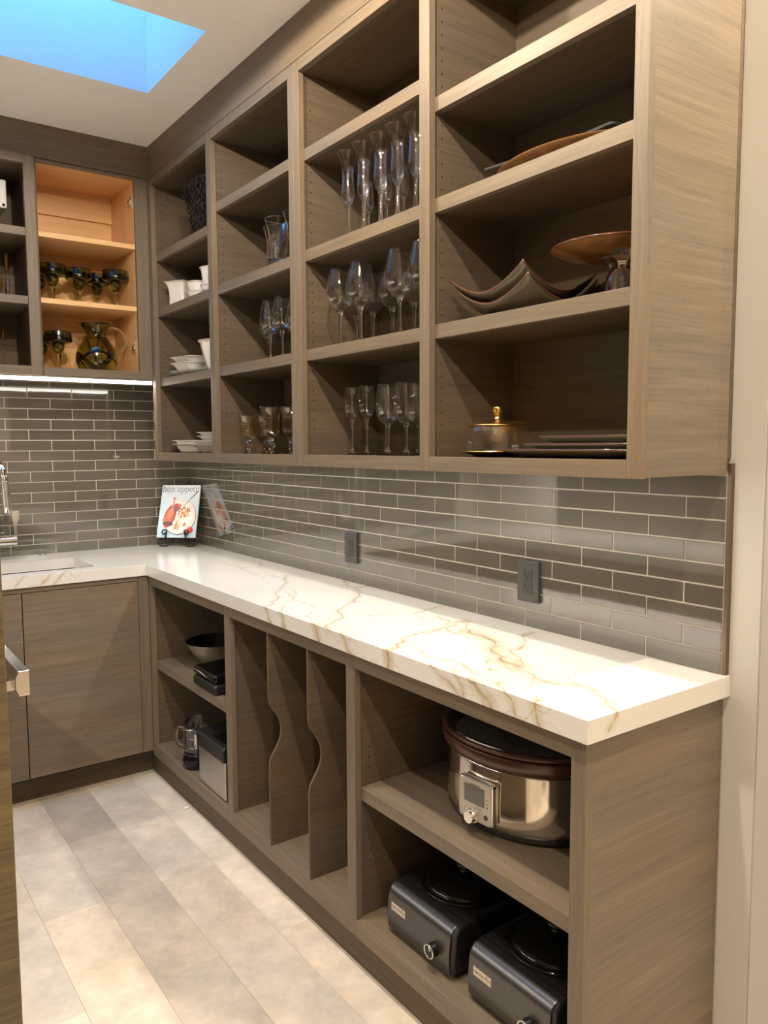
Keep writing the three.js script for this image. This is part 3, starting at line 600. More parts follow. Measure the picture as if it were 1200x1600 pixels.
// ---------------------------------------------------------------- first bay: white dishes and the black basket
const squareish = (n, turn = 0) => (th) => { const a = th + turn, c = Math.abs(Math.cos(a)), s = Math.abs(Math.sin(a)); return Math.pow(Math.pow(c, n) + Math.pow(s, n), -1 / n); };
function dish(name, label, category, pos, profile, f, wall = 0.0035, group, turn = 0) {
  const t = thing(name, label, category, pos, group); t.rotation.y = turn;
  const out = curvePts(profile, 30), inn = out.filter((q, i) => i > 5).map(([r, y]) => [Math.max(0.00001, r - wall), y + wall * 0.35]).reverse();
  const base = out[0];
  const g = revolve([[0.00001, base[1]], ...out, ...inn, [0.00001, base[1] + wall * 1.3]], 64, f);
  mesh('body', g, M.white, t);
  return t;
}
{
  const t = thing('basket', 'black woven wire basket with open links, on the highest corner shelf', 'basket', [-0.165, 2.2295, 0.755]);
  const f = squareish(5, 0);
  mesh('liner', revolve([[0.00001, 0.002], [0.068, 0.002], [0.1, 0.2], [0.098, 0.2], [0.066, 0.005], [0.00001, 0.005]], 48, f), M.blackMatt, t);
  const links = [], link = new THREE.TorusGeometry(0.0125, 0.0017, 6, 14);
  for (let j = 0; j < 10; j++) for (let i = 0; i < 26; i++) {
    const th = (i + (j % 2) / 2) / 26 * Math.PI * 2, y = 0.0175 + j * 0.0195, r = (0.081 + 0.032 * y / 0.205) * f(th);
    const q = link.clone(); q.scale(1.25, 0.95, 1); q.rotateZ(j % 2 ? 0.5 : -0.5); q.rotateY(rr(-0.5, 0.5)); q.translate(0, 0, r); q.rotateY(Math.PI / 2 - th); q.translate(0, y, 0); links.push(q);
  }
  const w = mesh('woven_links', merged(links), M.iron, t); w.userData.kind = 'stuff';
  mesh('rim', moved(revolve([[0.11, 0.2], [0.1155, 0.203], [0.1155, 0.209], [0.11, 0.211], [0.107, 0.206], [0.11, 0.2]], 48, f), 0, 0, 0), M.iron, t);

  dish('vase', 'square white vase with flared rim and ribbed sides', 'vase', [-0.215, 1.9945, 0.471], [[0.036, 0.0008], [0.038, 0.004], [0.038, 0.04], [0.041, 0.075], [0.05, 0.098], [0.0575, 0.1035]], (th, y) => squareish(9)(th) * (1 + 0.012 * Math.cos(th * 24) * smooth(0.09, 0.05, y)), 0.004, undefined, 0.55);
  const bowl = [[0.034, 0.0008], [0.036, 0.003], [0.037, 0.01], [0.047, 0.02], [0.051, 0.034], [0.056, 0.041]];
  const up = [[0.034, 0.0008], [0.036, 0.003], [0.043, 0.012], [0.049, 0.035], [0.052, 0.05], [0.058, 0.056]];
  dish('bowl', 'white rimmed bowl at the foot of the pair beside the square vase', 'bowl', [-0.2, 1.9945, 0.64], bowl, (th) => 1 + 0.015 * Math.cos(th * 8), 0.003, 'stacked white bowls');
  dish('bowl', 'white rimmed bowl on top of the pair beside the square vase', 'bowl', [-0.2, 2.0165, 0.64], up, (th) => 1 + 0.015 * Math.cos(th * 8), 0.003, 'stacked white bowls');
  dish('bowl', 'white rimmed bowl at the foot of the taller stack by the stile', 'bowl', [-0.205, 1.9945, 0.793], bowl, (th) => 1 + 0.015 * Math.cos(th * 8), 0.003, 'stacked white bowls');
  dish('bowl', 'tall white flared bowl on top of the stack by the stile', 'bowl', [-0.205, 2.0165, 0.793], up.map(([r, y]) => [r, y * 1.55]), (th) => 1 + 0.015 * Math.cos(th * 8), 0.003, 'stacked white bowls');

  // middle shelf: flat plates, scalloped bowls, a deep bowl
  const wavy = (th) => squareish(5)(th) * (1 + 0.02 * Math.cos(th * 12));
  const plate = [[0.06, 0.0008], [0.065, 0.003], [0.078, 0.006], [0.1, 0.0125], [0.108, 0.0145]];
  dish('plate', 'white square plate, lowest under the scalloped bowls', 'plate', [-0.17, 1.6945, 0.545], plate.map(([r, y]) => [r * 1.0, y]), wavy, 0.003, 'white square plates under the bowls', 0.2);
  dish('plate', 'white square plate lying directly beneath the scalloped bowls', 'plate', [-0.17, 1.7015, 0.548], plate.map(([r, y]) => [r * 0.98, y]), wavy, 0.003, 'white square plates under the bowls', 0.25);
  const sb = [[0.05, 0.0008], [0.055, 0.003], [0.07, 0.016], [0.083, 0.033], [0.095, 0.041]];
  dish('bowl', 'shallow white scalloped bowl resting on the plates', 'bowl', [-0.175, 1.7105, 0.53], sb, wavy, 0.003, 'shallow scalloped white bowls', 0.2);
  dish('bowl', 'shallow white scalloped bowl, topmost above the plates', 'bowl', [-0.175, 1.7345, 0.532], sb, wavy, 0.003, 'shallow scalloped white bowls', 0.2);
  dish('bowl', 'deep white scalloped bowl standing beside the shallow ones', 'bowl', [-0.2, 1.6945, 0.838], [[0.048, 0.0008], [0.052, 0.004], [0.064, 0.04], [0.078, 0.085], [0.085, 0.112], [0.094, 0.118]], (th) => 1 + 0.025 * Math.cos(th * 10), 0.0035);
  // bottom shelf: low square bowls and plates
  const lb = [[0.045, 0.0008], [0.05, 0.002], [0.06, 0.016], [0.068, 0.031], [0.082, 0.036]];
  dish('bowl', 'low white square bowl, bottom of the corner stack', 'bowl', [-0.17, 1.371, 0.48], lb, squareish(6), 0.003, 'low square white bowls on the cabinet floor', 0.5);
  dish('bowl', 'low white square bowl, top of the corner stack', 'bowl', [-0.17, 1.3865, 0.48], lb, squareish(6), 0.003, 'low square white bowls on the cabinet floor', 0.5);
  const rb = [[0.06, 0.0008], [0.065, 0.002], [0.08, 0.02], [0.092, 0.03], [0.103, 0.033]];
  dish('dish', 'wide white square dish at the foot of the near stack', 'dish', [-0.165, 1.371, 0.742], rb, squareish(6), 0.003, 'wide square white dishes on the cabinet floor', 0.2);
  dish('dish', 'wide white square dish in the middle of the near stack', 'dish', [-0.165, 1.387, 0.742], rb, squareish(6), 0.003, 'wide square white dishes on the cabinet floor', 0.2);
  dish('dish', 'white square dish second from the top of the near stack', 'dish', [-0.165, 1.4065, 0.758], rb.map(([r, y]) => [r * 0.86, y]), squareish(6), 0.003, 'wide square white dishes on the cabinet floor', 0.2);
  dish('dish', 'white square dish on top of the near stack', 'dish', [-0.165, 1.4215, 0.758], rb.map(([r, y]) => [r * 0.86, y]), squareish(6), 0.003, 'wide square white dishes on the cabinet floor', 0.2);
}

// ---------------------------------------------------------------- fourth bay
{
  // amber oval platter with two glass trays lying in it
  const t = thing('platter', 'long oval amber glazed platter on the highest filled shelf', 'platter', [-0.15, 1.9945, 2.575]);
  const oval = (g) => { g.scale(0.62, 1, 1); g.computeVertexNormals(); return g; };
  mesh('dish', grainUV(oval(revolve([[0.00001, 0.001], [0.1, 0.001], [0.14, 0.006], [0.19, 0.022], [0.2, 0.0275], [0.198, 0.0295], [0.188, 0.026], [0.138, 0.011], [0.1, 0.006], [0.00001, 0.006]], 72)), 0), M.amberGlaze, t);
  const tray = (pos, label, tx, tz) => {
    const q = thing('tray', label, 'tray', pos, 'smoky glass trays in the amber platter'); q.rotation.set(tx, 0, tz);
    const sh = new THREE.Shape(); const a = 0.075, b = 0.098, r = 0.012;
    sh.moveTo(-a + r, -b); sh.lineTo(a - r, -b); sh.quadraticCurveTo(a, -b, a, -b + r); sh.lineTo(a, b - r); sh.quadraticCurveTo(a, b, a - r, b); sh.lineTo(-a + r, b); sh.quadraticCurveTo(-a, b, -a, b - r); sh.lineTo(-a, -b + r); sh.quadraticCurveTo(-a, -b, -a + r, -b);
    const g = new THREE.ExtrudeGeometry(sh, { depth: 0.0035, bevelEnabled: true, bevelThickness: 0.001, bevelSize: 0.001, bevelSegments: 2 }); g.rotateX(-Math.PI / 2);
    mesh('sheet', g, M.smokeGlass, q);
  };
  tray([-0.15, 2.0405, 2.47], 'dark glass tray tilted up at the far side of the amber platter', 0.06, 0.05);
  tray([-0.15, 2.033, 2.645], 'dark glass tray lying at the near side of the amber platter', -0.02, 0.03);
  // two pagoda plates
  const pagoda = (pos, label, k) => {
    const q = thing('plate', label, 'plate', pos, 'square plates with upswept corners');
    const n = 22, a = 0.122 * k, th = 0.007, P = [], I = [], U = [], G = [];
    const hgt = (u, v) => { const c = Math.abs(u * v), e = Math.max(Math.abs(u), Math.abs(v)); return 0.006 + 0.018 * e * e * e + 0.05 * Math.pow(c, 1.8); };
    for (const side of [0, 1]) for (let j = 0; j <= n; j++) for (let i = 0; i <= n; i++) {
      const u = i / n * 2 - 1, v = j / n * 2 - 1; P.push(u * a * (1 - side * 0.0), hgt(u, v) - (side ? th : 0), v * a); U.push(i / n, j / n);
    }
    const id = (s, i, j) => s * (n + 1) * (n + 1) + j * (n + 1) + i;
    const quad = (A, B, C, D, m) => { const s = I.length; I.push(A, B, C, A, C, D); G.push([s, 6, m]); };
    for (let j = 0; j < n; j++) for (let i = 0; i < n; i++) quad(id(0, i, j), id(0, i, j + 1), id(0, i + 1, j + 1), id(0, i + 1, j), 0);
    for (let j = 0; j < n; j++) for (let i = 0; i < n; i++) quad(id(1, i, j), id(1, i + 1, j), id(1, i + 1, j + 1), id(1, i, j + 1), 1);
    for (let i = 0; i < n; i++) { quad(id(0, i, 0), id(0, i + 1, 0), id(1, i + 1, 0), id(1, i, 0), 2); quad(id(0, i + 1, n), id(0, i, n), id(1, i, n), id(1, i + 1, n), 2); quad(id(0, 0, i + 1), id(0, 0, i), id(1, 0, i), id(1, 0, i + 1), 2); quad(id(0, n, i), id(0, n, i + 1), id(1, n, i + 1), id(1, n, i), 2); }
    const g = new THREE.BufferGeometry(); g.setAttribute('position', new THREE.Float32BufferAttribute(P, 3)); g.setAttribute('uv', new THREE.Float32BufferAttribute(U, 2)); g.setIndex(I);
    for (const [s, c, m] of G) g.addGroup(s, c, m);
    g.computeVertexNormals();
    mesh('glazed_sheet', g, [M.brownGlaze, M.celadon, M.brownGlaze], q);
    mesh('foot_ring', revolve([[0.04 * k, -0.0056], [0.046 * k, -0.0056], [0.048 * k, 0.0025], [0.04 * k, 0.0025], [0.04 * k, -0.0056]], 40), M.celadon, q);
    return q;
  };
  pagoda([-0.152, 1.7002, 2.446], 'brown and celadon square plate with upswept corners, lower of two', 0.97);
  pagoda([-0.152, 1.7262, 2.43], 'brown and celadon square plate with upswept corners, stacked on top', 1.0).scale.y = 1.02;
  // amber plate standing on a low stand, leaning back
  const ap = thing('footed_plate', 'round amber glazed plate with brown rim raised on a slim foot', 'plate', [-0.15, 1.6945, 2.695]);
  mesh('dish', grainUV(revolve([[0.00001, 0.001], [0.06, 0.001], [0.066, 0.004], [0.095, 0.0075], [0.129, 0.019], [0.128, 0.0225], [0.093, 0.0118], [0.062, 0.0075], [0.00001, 0.008]], 72), 0), M.amberGlaze, ap).position.y = 0.0935;
  mesh('pedestal', revolve(curvePts([[0.00001, 0.0006], [0.034, 0.001], [0.028, 0.008], [0.012, 0.02], [0.009, 0.05], [0.014, 0.082], [0.03, 0.0945], [0.00001, 0.095]], 40), 36), M.brownGlaze, ap);
  mesh('rim', revolve([[0.127, 0.0185], [0.131, 0.0195], [0.1325, 0.022], [0.13, 0.0245], [0.126, 0.0225], [0.127, 0.0185]], 72), M.amberRim, ap).position.y = 0.0935;
  // small glass bell with a ball handle
  const bl = thing('glass_bell', 'small clear glass bell with a ball knob at the front edge', 'bell', [-0.235, 1.6945, 2.781]);
  mesh('dome', revolve([...curvePts([[0.0335, 0.0006], [0.0325, 0.012], [0.029, 0.033], [0.02, 0.049], [0.01, 0.056]], 26), [0.00001, 0.057], [0.00001, 0.052], ...curvePts([[0.008, 0.05], [0.018, 0.044], [0.0268, 0.03], [0.03, 0.012], [0.031, 0.0006]], 20)], 40), M.solidGlass, bl);
  mesh('knob', revolve(curvePts([[0.00001, 0.0565], [0.008, 0.0575], [0.009, 0.062], [0.015, 0.068], [0.0175, 0.076], [0.015, 0.086], [0.00001, 0.0905]], 26), 28), M.solidGlass, bl);
  // cake dome on a gilt plate
  const cp = thing('cake_plate', 'gold-rimmed plate carrying the glass cake dome', 'plate', [-0.19, 1.371, 2.387]);
  mesh('dish', revolve([[0.00001, 0.0006], [0.05, 0.0006], [0.062, 0.006], [0.095, 0.0125], [0.096, 0.0145], [0.06, 0.0095], [0.00001, 0.008]], 64), M.gold, cp);
  const cd = thing('cake_dome', 'clear glass cake dome with gold shoulder band and knob', 'dome', [-0.19, 1.3842, 2.392]);
  mesh('dome', revolve([...curvePts([[0.0835, 0.0008], [0.0825, 0.025], [0.077, 0.05], [0.068, 0.0635], [0.04, 0.0705], [0.012, 0.076], [0.00001, 0.0765]], 40), [0.00001, 0.0745], ...curvePts([[0.012, 0.074], [0.04, 0.0685], [0.066, 0.0615], [0.075, 0.049], [0.0805, 0.025], [0.0815, 0.0008]], 30), [0.0835, 0.0008]], 64), M.thinGlass, cd);
  mesh('gold_band', revolve([[0.0668, 0.0645], [0.0705, 0.0622], [0.0735, 0.0625], [0.07, 0.0658], [0.045, 0.0712], [0.045, 0.0702], [0.0668, 0.0645]], 64), M.gold, cd);
  mesh('knob', revolve(curvePts([[0.00001, 0.0768], [0.011, 0.0775], [0.0085, 0.083], [0.0095, 0.087], [0.0135, 0.098], [0.0125, 0.107], [0.00001, 0.1085]], 26), 28), M.gold, cd);
  // square platters stacked beside the dome
  const flat = (pos, a, b, h, label, mat) => {
    const q = thing('platter', label, 'platter', pos, 'stacked glazed platters on the cabinet floor');
    const f = squareish(8), g = revolve([[0.00001, 0.0006], [0.7, 0.0006], [0.8, 0.004], [1.0, h - 0.004], [0.995, h], [0.78, 0.009], [0.00001, 0.0075]], 80, f);
    g.scale(a, 1, b); g.computeVertexNormals(); mesh('dish', g, mat, q);
    const e = revolve([[0.984, h - 0.0045], [1.004, h - 0.0035], [1.003, h + 0.0012], [0.984, h], [0.984, h - 0.0045]], 80, f); e.scale(a, 1, b); e.computeVertexNormals(); mesh('rim', e, M.brownGlaze, q);
  };
  flat([-0.145, 1.371, 2.645], 0.118, 0.185, 0.0185, 'large grey-green platter with brown rim, bottom of the stack by the dome', M.celadon);
  flat([-0.145, 1.386, 2.672], 0.105, 0.155, 0.016, 'mid-sized green platter with brown rim, middle of the stack by the dome', M.celadon);
  flat([-0.14, 1.3998, 2.69], 0.095, 0.14, 0.0185, 'smaller green platter with upswept edge, top of the stack by the dome', M.celadon);
}

// ---------------------------------------------------------------- maple cabinet: hand-blown glasses and pitcher
{
  const G = 'hand-blown margarita glasses';
  const marg = (name, label, pos, k = 1) => {
    const t = thing(name, label, 'glass', pos, G);
    const lip = [[0.026, 0.112], [0.04, 0.1175], [0.0545, 0.122], [0.0575, 0.13], [0.056, 0.148], [0.0545, 0.1655]].map(([r, y]) => [r * k, y]);
    const lo = curvePts(lip, 24); mesh('wide_lip', revolve([...lo, ...lo.map(([r, y]) => [r - 0.0022, y + 0.0004]).reverse()], 44), M.blownLip, t);
    const cu = curvePts([[0.003, 0.071], [0.014, 0.076], [0.0225, 0.09], [0.0265, 0.112]], 20); mesh('cup', revolve([...cu, ...cu.map(([r, y]) => [Math.max(0.00001, r - 0.0022), y + 0.002]).reverse()], 32), M.blown, t);
    mesh('stem', revolve(curvePts([[0.00001, 0.004], [0.011, 0.006], [0.0075, 0.02], [0.0085, 0.055], [0.012, 0.073], [0.00001, 0.077]], 22), 20), M.blownStem, t);
    mesh('foot', revolve([[0.00001, 0.0003], [0.036, 0.0003], [0.038, 0.002], [0.03, 0.004], [0.011, 0.0065], [0.00001, 0.0068]], 32), M.blownStem, t);
    return t;
  };
  const Y = 2.004;
  marg('margarita_glass', 'green swirled margarita glass at the far side of its shelf, in front', [-0.673, Y, 0.19]);
  marg('margarita_glass', 'dark green margarita glass half hidden by the cabinet frame', [-0.7, Y, 0.075], 0.9);
  marg('margarita_glass', 'green swirled margarita glass alone in the middle of the row', [-0.5575, Y - 0.0, 0.16]);
  marg('margarita_glass', 'green swirled margarita glass behind the one nearest the hinge side', [-0.46, Y, 0.09]);
  marg('margarita_glass', 'green swirled margarita glass nearest the hinge side', [-0.4145, Y, 0.215]);
  marg('margarita_glass', 'green swirled margarita glass standing beside the pitcher', [-0.6625, 1.7226, 0.2]);
  marg('margarita_glass', 'green swirled margarita glass behind the one beside the pitcher', [-0.705, 1.7226, 0.09]);
  const t = thing('pitcher', 'round olive green blown-glass pitcher with dark swirls and clear handle', 'pitcher', [-0.503, 1.7226, 0.2]);
  const body = curvePts([[0.05, 0.0006], [0.07, 0.008], [0.086, 0.04], [0.088, 0.07], [0.078, 0.105], [0.056, 0.138], [0.043, 0.158], [0.0445, 0.178], [0.056, 0.2], [0.0655, 0.2115]], 50);
  const spout = (th, y) => 1 + smooth(0.16, 0.2115, y) * 0.26 * Math.exp(-Math.pow((((th - Math.PI) % 6.2832 + 9.4248) % 6.2832 - 3.1416) / 0.45, 2));
  mesh('body', revolve([[0.00001, 0.0006], ...body, ...body.slice(4).map(([r, y]) => [r - 0.0026, y]).reverse(), [0.00001, 0.006]], 64, spout), M.blown, t);
  mesh('handle', merged([tube([[0.048, 0.192, 0], [0.082, 0.196, 0.004], [0.121, 0.17, 0.006], [0.128, 0.135, 0.006], [0.11, 0.105, 0.004], [0.085, 0.088, 0]], 0.0072, 50, 12), moved(new THREE.SphereGeometry(0.012, 16, 10), 0.085, 0.088, 0)]), M.solidGlass, t);
}
{ // left cabinet: white box, amber goblets
  const t = thing('plastic_box', 'white plastic box fixed high inside the pale-framed cabinet', 'box', [-0.92, 2.362, 0.125]);
  mesh('case', new RoundedBoxGeometry(0.146, 0.112, 0.222, 3, 0.006).translate(0, 0.056, 0), M.whitePlastic, t);
  mesh('vent', new THREE.CylinderGeometry(0.006, 0.006, 0.001, 16).rotateX(Math.PI / 2), M.hole, t, [0.06, 0.012, 0.1113]);
  const g = thing('goblet', 'amber flared goblet on a faceted clear stem', 'goblet', [-0.857, 2.001, 0.22], 'amber goblets in the pale-framed cabinet');
  const cup = curvePts([[0.003, 0.108], [0.0085, 0.114], [0.0115, 0.13], [0.0145, 0.152], [0.0185, 0.1795]], 24);
  mesh('cup', revolve([...cup, ...cup.map(([r, y]) => [Math.max(0.00001, r - 0.0013), y]).reverse()], 32), M.amberThin, g);
  mesh('stem', revolve([[0.00001, 0.006], [0.006, 0.0065], [0.0105, 0.05], [0.0115, 0.054], [0.0075, 0.066], [0.0085, 0.078], [0.0045, 0.086], [0.0062, 0.092], [0.0042, 0.1], [0.006, 0.108], [0.00001, 0.112]], 8), M.solidGlass, g);
  mesh('foot', revolve([[0.00001, 0.0003], [0.025, 0.0003], [0.026, 0.002], [0.007, 0.007], [0.00001, 0.0072]], 28), M.solidGlass, g);
  copyOf(g, [-0.905, 2.001, 0.19], 'second amber flared goblet, cut off by the picture edge');
  const c = thing('cordial_glass', 'slender amber cordial glass in the dark lower compartment', 'glass', [-0.881, 1.7235, 0.22]);
  const q = curvePts([[0.002, 0.11], [0.006, 0.116], [0.0095, 0.135], [0.0095, 0.155]], 18);
  mesh('cup', revolve([...q, ...q.map(([r, y]) => [Math.max(0.00001, r - 0.001), y]).reverse()], 24), M.amberThin, c);
  mesh('stem', revolve(curvePts([[0.00001, 0.003], [0.004, 0.005], [0.0025, 0.02], [0.0024, 0.09], [0.0055, 0.104], [0.002, 0.112], [0.00001, 0.1125]], 24), 16), M.solidGlass, c);
  mesh('foot', revolve([[0.00001, 0.0003], [0.021, 0.0003], [0.022, 0.0015], [0.004, 0.005], [0.00001, 0.0052]], 24), M.solidGlass, c);
}

// ---------------------------------------------------------------- on the worktop
{
  // cookbook magazine on a wrought-iron easel, set across the corner
  const TURN = -Math.PI / 4;    // faces out of the corner
  const e = thing('easel', 'wrought-iron scroll easel holding the magazine in the corner', 'easel', [-0.1405, 0.9142, 0.148]); e.rotation.y = TURN;
  const hook = (x) => {
    const s = x < 0 ? -1 : 1;
    return merged([
      tube([[x + s * -0.012, 0.0695, 0.012], [x + s * -0.014, 0.066, 0.017], [x + s * -0.006, 0.0625, 0.02], [x + s * 0.0, 0.0735, 0.019], [x + s * -0.009, 0.084, 0.017], [x - s * 0.021, 0.079, 0.015], [x - s * 0.017, 0.058, 0.0165], [x - s * 0.014, 0.045, 0.017], [x - s * 0.004, 0.034, 0.006]], 0.0033, 60, 8),
      tube([[x - s * 0.034, 0.036, -0.004], [x - s * 0.03, 0.018, 0.002], [x - s * 0.01, 0.0038, 0.006], [x + s * 0.014, 0.005, 0.005], [x + s * 0.03, 0.02, 0.002], [x + s * 0.026, 0.034, -0.003]], 0.0033, 50, 8),
    ]);
  };
  mesh('front_scroll', hook(-0.066), M.iron, e); mesh('front_scroll', hook(0.066), M.iron, e);
  mesh('cross_bar', tube([[-0.09, 0.0375, -0.006], [0.09, 0.0375, -0.006]], 0.003, 8, 8), M.iron, e);
  mesh('back_frame', merged([tube([[-0.05, 0.0375, -0.008], [-0.02, 0.16, -0.053], [0, 0.28, -0.096], [0.02, 0.16, -0.053], [0.05, 0.0375, -0.008]], 0.003, 50, 8), tube([[0.012, 0.28, -0.096], [0.016, 0.306, -0.105], [0.028, 0.309, -0.106], [0.033, 0.296, -0.102]], 0.003, 20, 8), tube([[0, 0.2, -0.068], [0, 0.1, -0.11], [0, 0.0032, -0.135]], 0.003, 24, 8)]), M.iron, e);
  const cover = canvasTexture(820, 1024, (k, w, h) => {
    const g = k.createLinearGradient(0, 0, 0, h); g.addColorStop(0, '#eef3f6'); g.addColorStop(0.5, '#d3e3ee'); g.addColorStop(1, '#b9d3e4'); k.fillStyle = g; k.fillRect(0, 0, w, h);
    k.fillStyle = '#5d5357'; k.font = '158px serif'; k.textAlign = 'center'; k.save(); k.translate(w / 2, 132); k.scale(0.93, 1); k.fillText('bon appetit', 0, 0); k.restore();
    k.save(); k.translate(430, 610); k.fillStyle = '#4a2a24'; k.beginPath(); k.ellipse(6, 10, 352, 356, 0, 0, 7); k.fill(); k.fillStyle = '#f7e9e2'; k.beginPath(); k.ellipse(0, 0, 346, 348, 0, 0, 7); k.fill(); k.fillStyle = '#fdf6f1'; k.beginPath(); k.ellipse(0, 0, 280, 282, 0, 0, 7); k.fill(); k.restore();
    let s = 3; const q = () => { s = (s * 16807) % 2147483647; return s / 2147483647; };
    const blob = (x, y, rx, ry, a, col) => { k.save(); k.translate(x, y); k.rotate(a); k.fillStyle = col; k.beginPath(); k.ellipse(0, 0, rx, ry, 0, 0, 7); k.fill(); k.restore(); };
    blob(230, 610, 120, 235, 0.32, '#b8442c'); blob(210, 640, 90, 180, 0.32, '#d46a45'); blob(240, 560, 50, 120, 0.3, '#e08a60'); blob(205, 760, 110, 42, 0.1, '#5a3428');
    k.strokeStyle = '#d99a78'; k.lineWidth = 42; k.lineCap = 'round'; k.beginPath(); k.moveTo(275, 430); k.lineTo(292, 280); k.stroke(); blob(290, 262, 34, 26, 0, '#d88b66');
    blob(360, 430, 80, 70, 0, '#cf3a36'); blob(350, 470, 60, 50, 0.4, '#7d5064'); blob(420, 400, 40, 30, 0.5, '#e8613c');
    for (let i = 0; i < 90; i++) blob(400 + q() * 240, 430 + q() * 190, 8 + q() * 22, 6 + q() * 14, q() * 3, ['#e8a24c', '#d9772e', '#f2c684', '#8f4a22', '#c85a30', '#f0dcae'][Math.floor(q() * 6)]);
    for (let i = 0; i < 6; i++) { k.strokeStyle = ['#e59a62', '#f3bf8e', '#d97848', '#f0c9a0', '#e08858', '#f7d8b4'][i]; k.lineWidth = 50; k.beginPath(); k.moveTo(575 - i * 26, 520 + i * 24); k.quadraticCurveTo(420 - i * 6, 620 + i * 12, 350 + i * 22, 850 - i * 4); k.stroke(); }
    blob(560, 770, 26, 44, 0.3, '#f08a1e'); blob(690, 880, 66, 62, 0, '#d63c34'); blob(672, 862, 20, 16, 0, '#ec7a66');
    k.strokeStyle = '#8f8784'; k.lineWidth = 16; k.beginPath(); k.moveTo(760, 150); k.lineTo(505, 400); k.stroke(); k.strokeStyle = '#5a3b36'; k.lineWidth = 20; k.beginPath(); k.moveTo(770, 130); k.lineTo(650, 250); k.stroke(); k.strokeStyle = '#c9c2bd'; k.lineWidth = 7; for (const d of [-18, 0, 18]) { k.beginPath(); k.moveTo(520 + d, 385 + d); k.lineTo(462 + d, 442 + d); k.stroke(); }
  });
  const m = thing('magazine', 'food magazine with a roast on its pale blue cover', 'magazine', [-0.1405, 0.9142, 0.148]); m.rotation.y = TURN;
  const pg = new RoundedBoxGeometry(0.1955, 0.262, 0.009, 1, 0.001), co = new THREE.BoxGeometry(0.1957, 0.2622, 0.0007);
  const tilt = (g, dz) => { g.translate(-0.0015, 0.131, dz); g.rotateX(-0.345); g.translate(0, 0.0445, 0.006); return g; };
  mesh('pages', tilt(pg, 0), M.whitePlastic, m);
  const coverMat = phys({ map: cover, roughness: 0.35, clearcoat: 0.35, clearcoatRoughness: 0.2 }), blank = std({ color: lin(0.62, 0.7, 0.75), roughness: 0.4 });
  mesh('cover', tilt(co, 0.0052), [blank, blank, blank, blank, coverMat, blank], m);

  // tap and sink button
  const f = thing('faucet', 'polished chrome gooseneck faucet with a flat side lever', 'faucet', [-0.945, 0.9142, 0.115]);
  mesh('body', merged([revolve([[0.00001, 0.0004], [0.027, 0.0004], [0.028, 0.006], [0.023, 0.009], [0.0225, 0.125], [0.016, 0.13], [0.00001, 0.13]], 32), tube([[0, 0.12, 0], [0, 0.3, 0], [0.006, 0.39, 0.02], [0.02, 0.43, 0.075], [0.032, 0.395, 0.125], [0.036, 0.35, 0.135]], 0.0125, 60, 16)]), M.chrome, f);
  mesh('spray_head', moved(revolve([[0.00001, 0], [0.0135, 0.0005], [0.0155, 0.004], [0.0165, 0.03], [0.0135, 0.13], [0.0128, 0.155], [0.00001, 0.156]], 28), 0.0445, 0.212, 0.138, 0, 0, 0.055), M.chrome, f);
  mesh('side_barrel', moved(new THREE.CylinderGeometry(0.0195, 0.0195, 0.062, 28), 0.056, 0.082, 0, 0, 0, Math.PI / 2), M.chrome, f);
  mesh('barrel_cap', moved(new THREE.CylinderGeometry(0.0198, 0.0198, 0.024, 28), 0.0865, 0.082, 0, 0, 0, Math.PI / 2), M.nickel, f);
  { const sh = new THREE.Shape(); sh.moveTo(-0.003, 0); sh.lineTo(0.004, 0); sh.lineTo(0.004, 0.055); sh.quadraticCurveTo(0.006, 0.072, 0.013, 0.082); sh.lineTo(0.0135, 0.112); sh.quadraticCurveTo(0.0135, 0.116, 0.01, 0.116); sh.lineTo(-0.011, 0.116); sh.quadraticCurveTo(-0.0135, 0.116, -0.0135, 0.112); sh.lineTo(-0.0125, 0.08); sh.quadraticCurveTo(-0.006, 0.055, -0.003, 0.0); 
    mesh('lever', moved(new THREE.ExtrudeGeometry(sh, { depth: 0.006, bevelEnabled: true, bevelThickness: 0.001, bevelSize: 0.001, bevelSegments: 2 }), 0.096, 0.094, -0.003, 0, 0, -0.02), M.nickel, f); }
  const bt = thing('sink_button', 'small round chrome button set in the worktop behind the sink', 'button', [-0.7307, 0.9142, 0.0565]);
  mesh('collar', revolve([[0.00001, 0.0003], [0.017, 0.0003], [0.017, 0.0025], [0.012, 0.004], [0.00001, 0.004]], 28), M.chrome, bt);
  mesh('cap', revolve([[0.00001, 0.004], [0.0105, 0.004], [0.0105, 0.0062], [0.009, 0.007], [0.00001, 0.0072]], 24), M.steel, bt);

  const scrap = thing('paper_scrap', 'tiny white paper scrap lying on the floor by the base cabinet', 'scrap', [-0.443, 0.0, 0.955]);
  mesh('paper', (() => { const g = new THREE.IcosahedronGeometry(0.011, 1), p = g.attributes.position; for (let i = 0; i < p.count; i++) { const q = Math.sin(p.getX(i) * 900 + p.getZ(i) * 1300); p.setXYZ(i, p.getX(i) * (1.1 + 0.2 * q), Math.max(-0.0035, p.getY(i) * (0.4 + 0.15 * q)) + 0.0038, p.getZ(i) * (0.6 + 0.15 * q)); } g.computeVertexNormals(); return g; })(), M.whitePlastic, scrap);

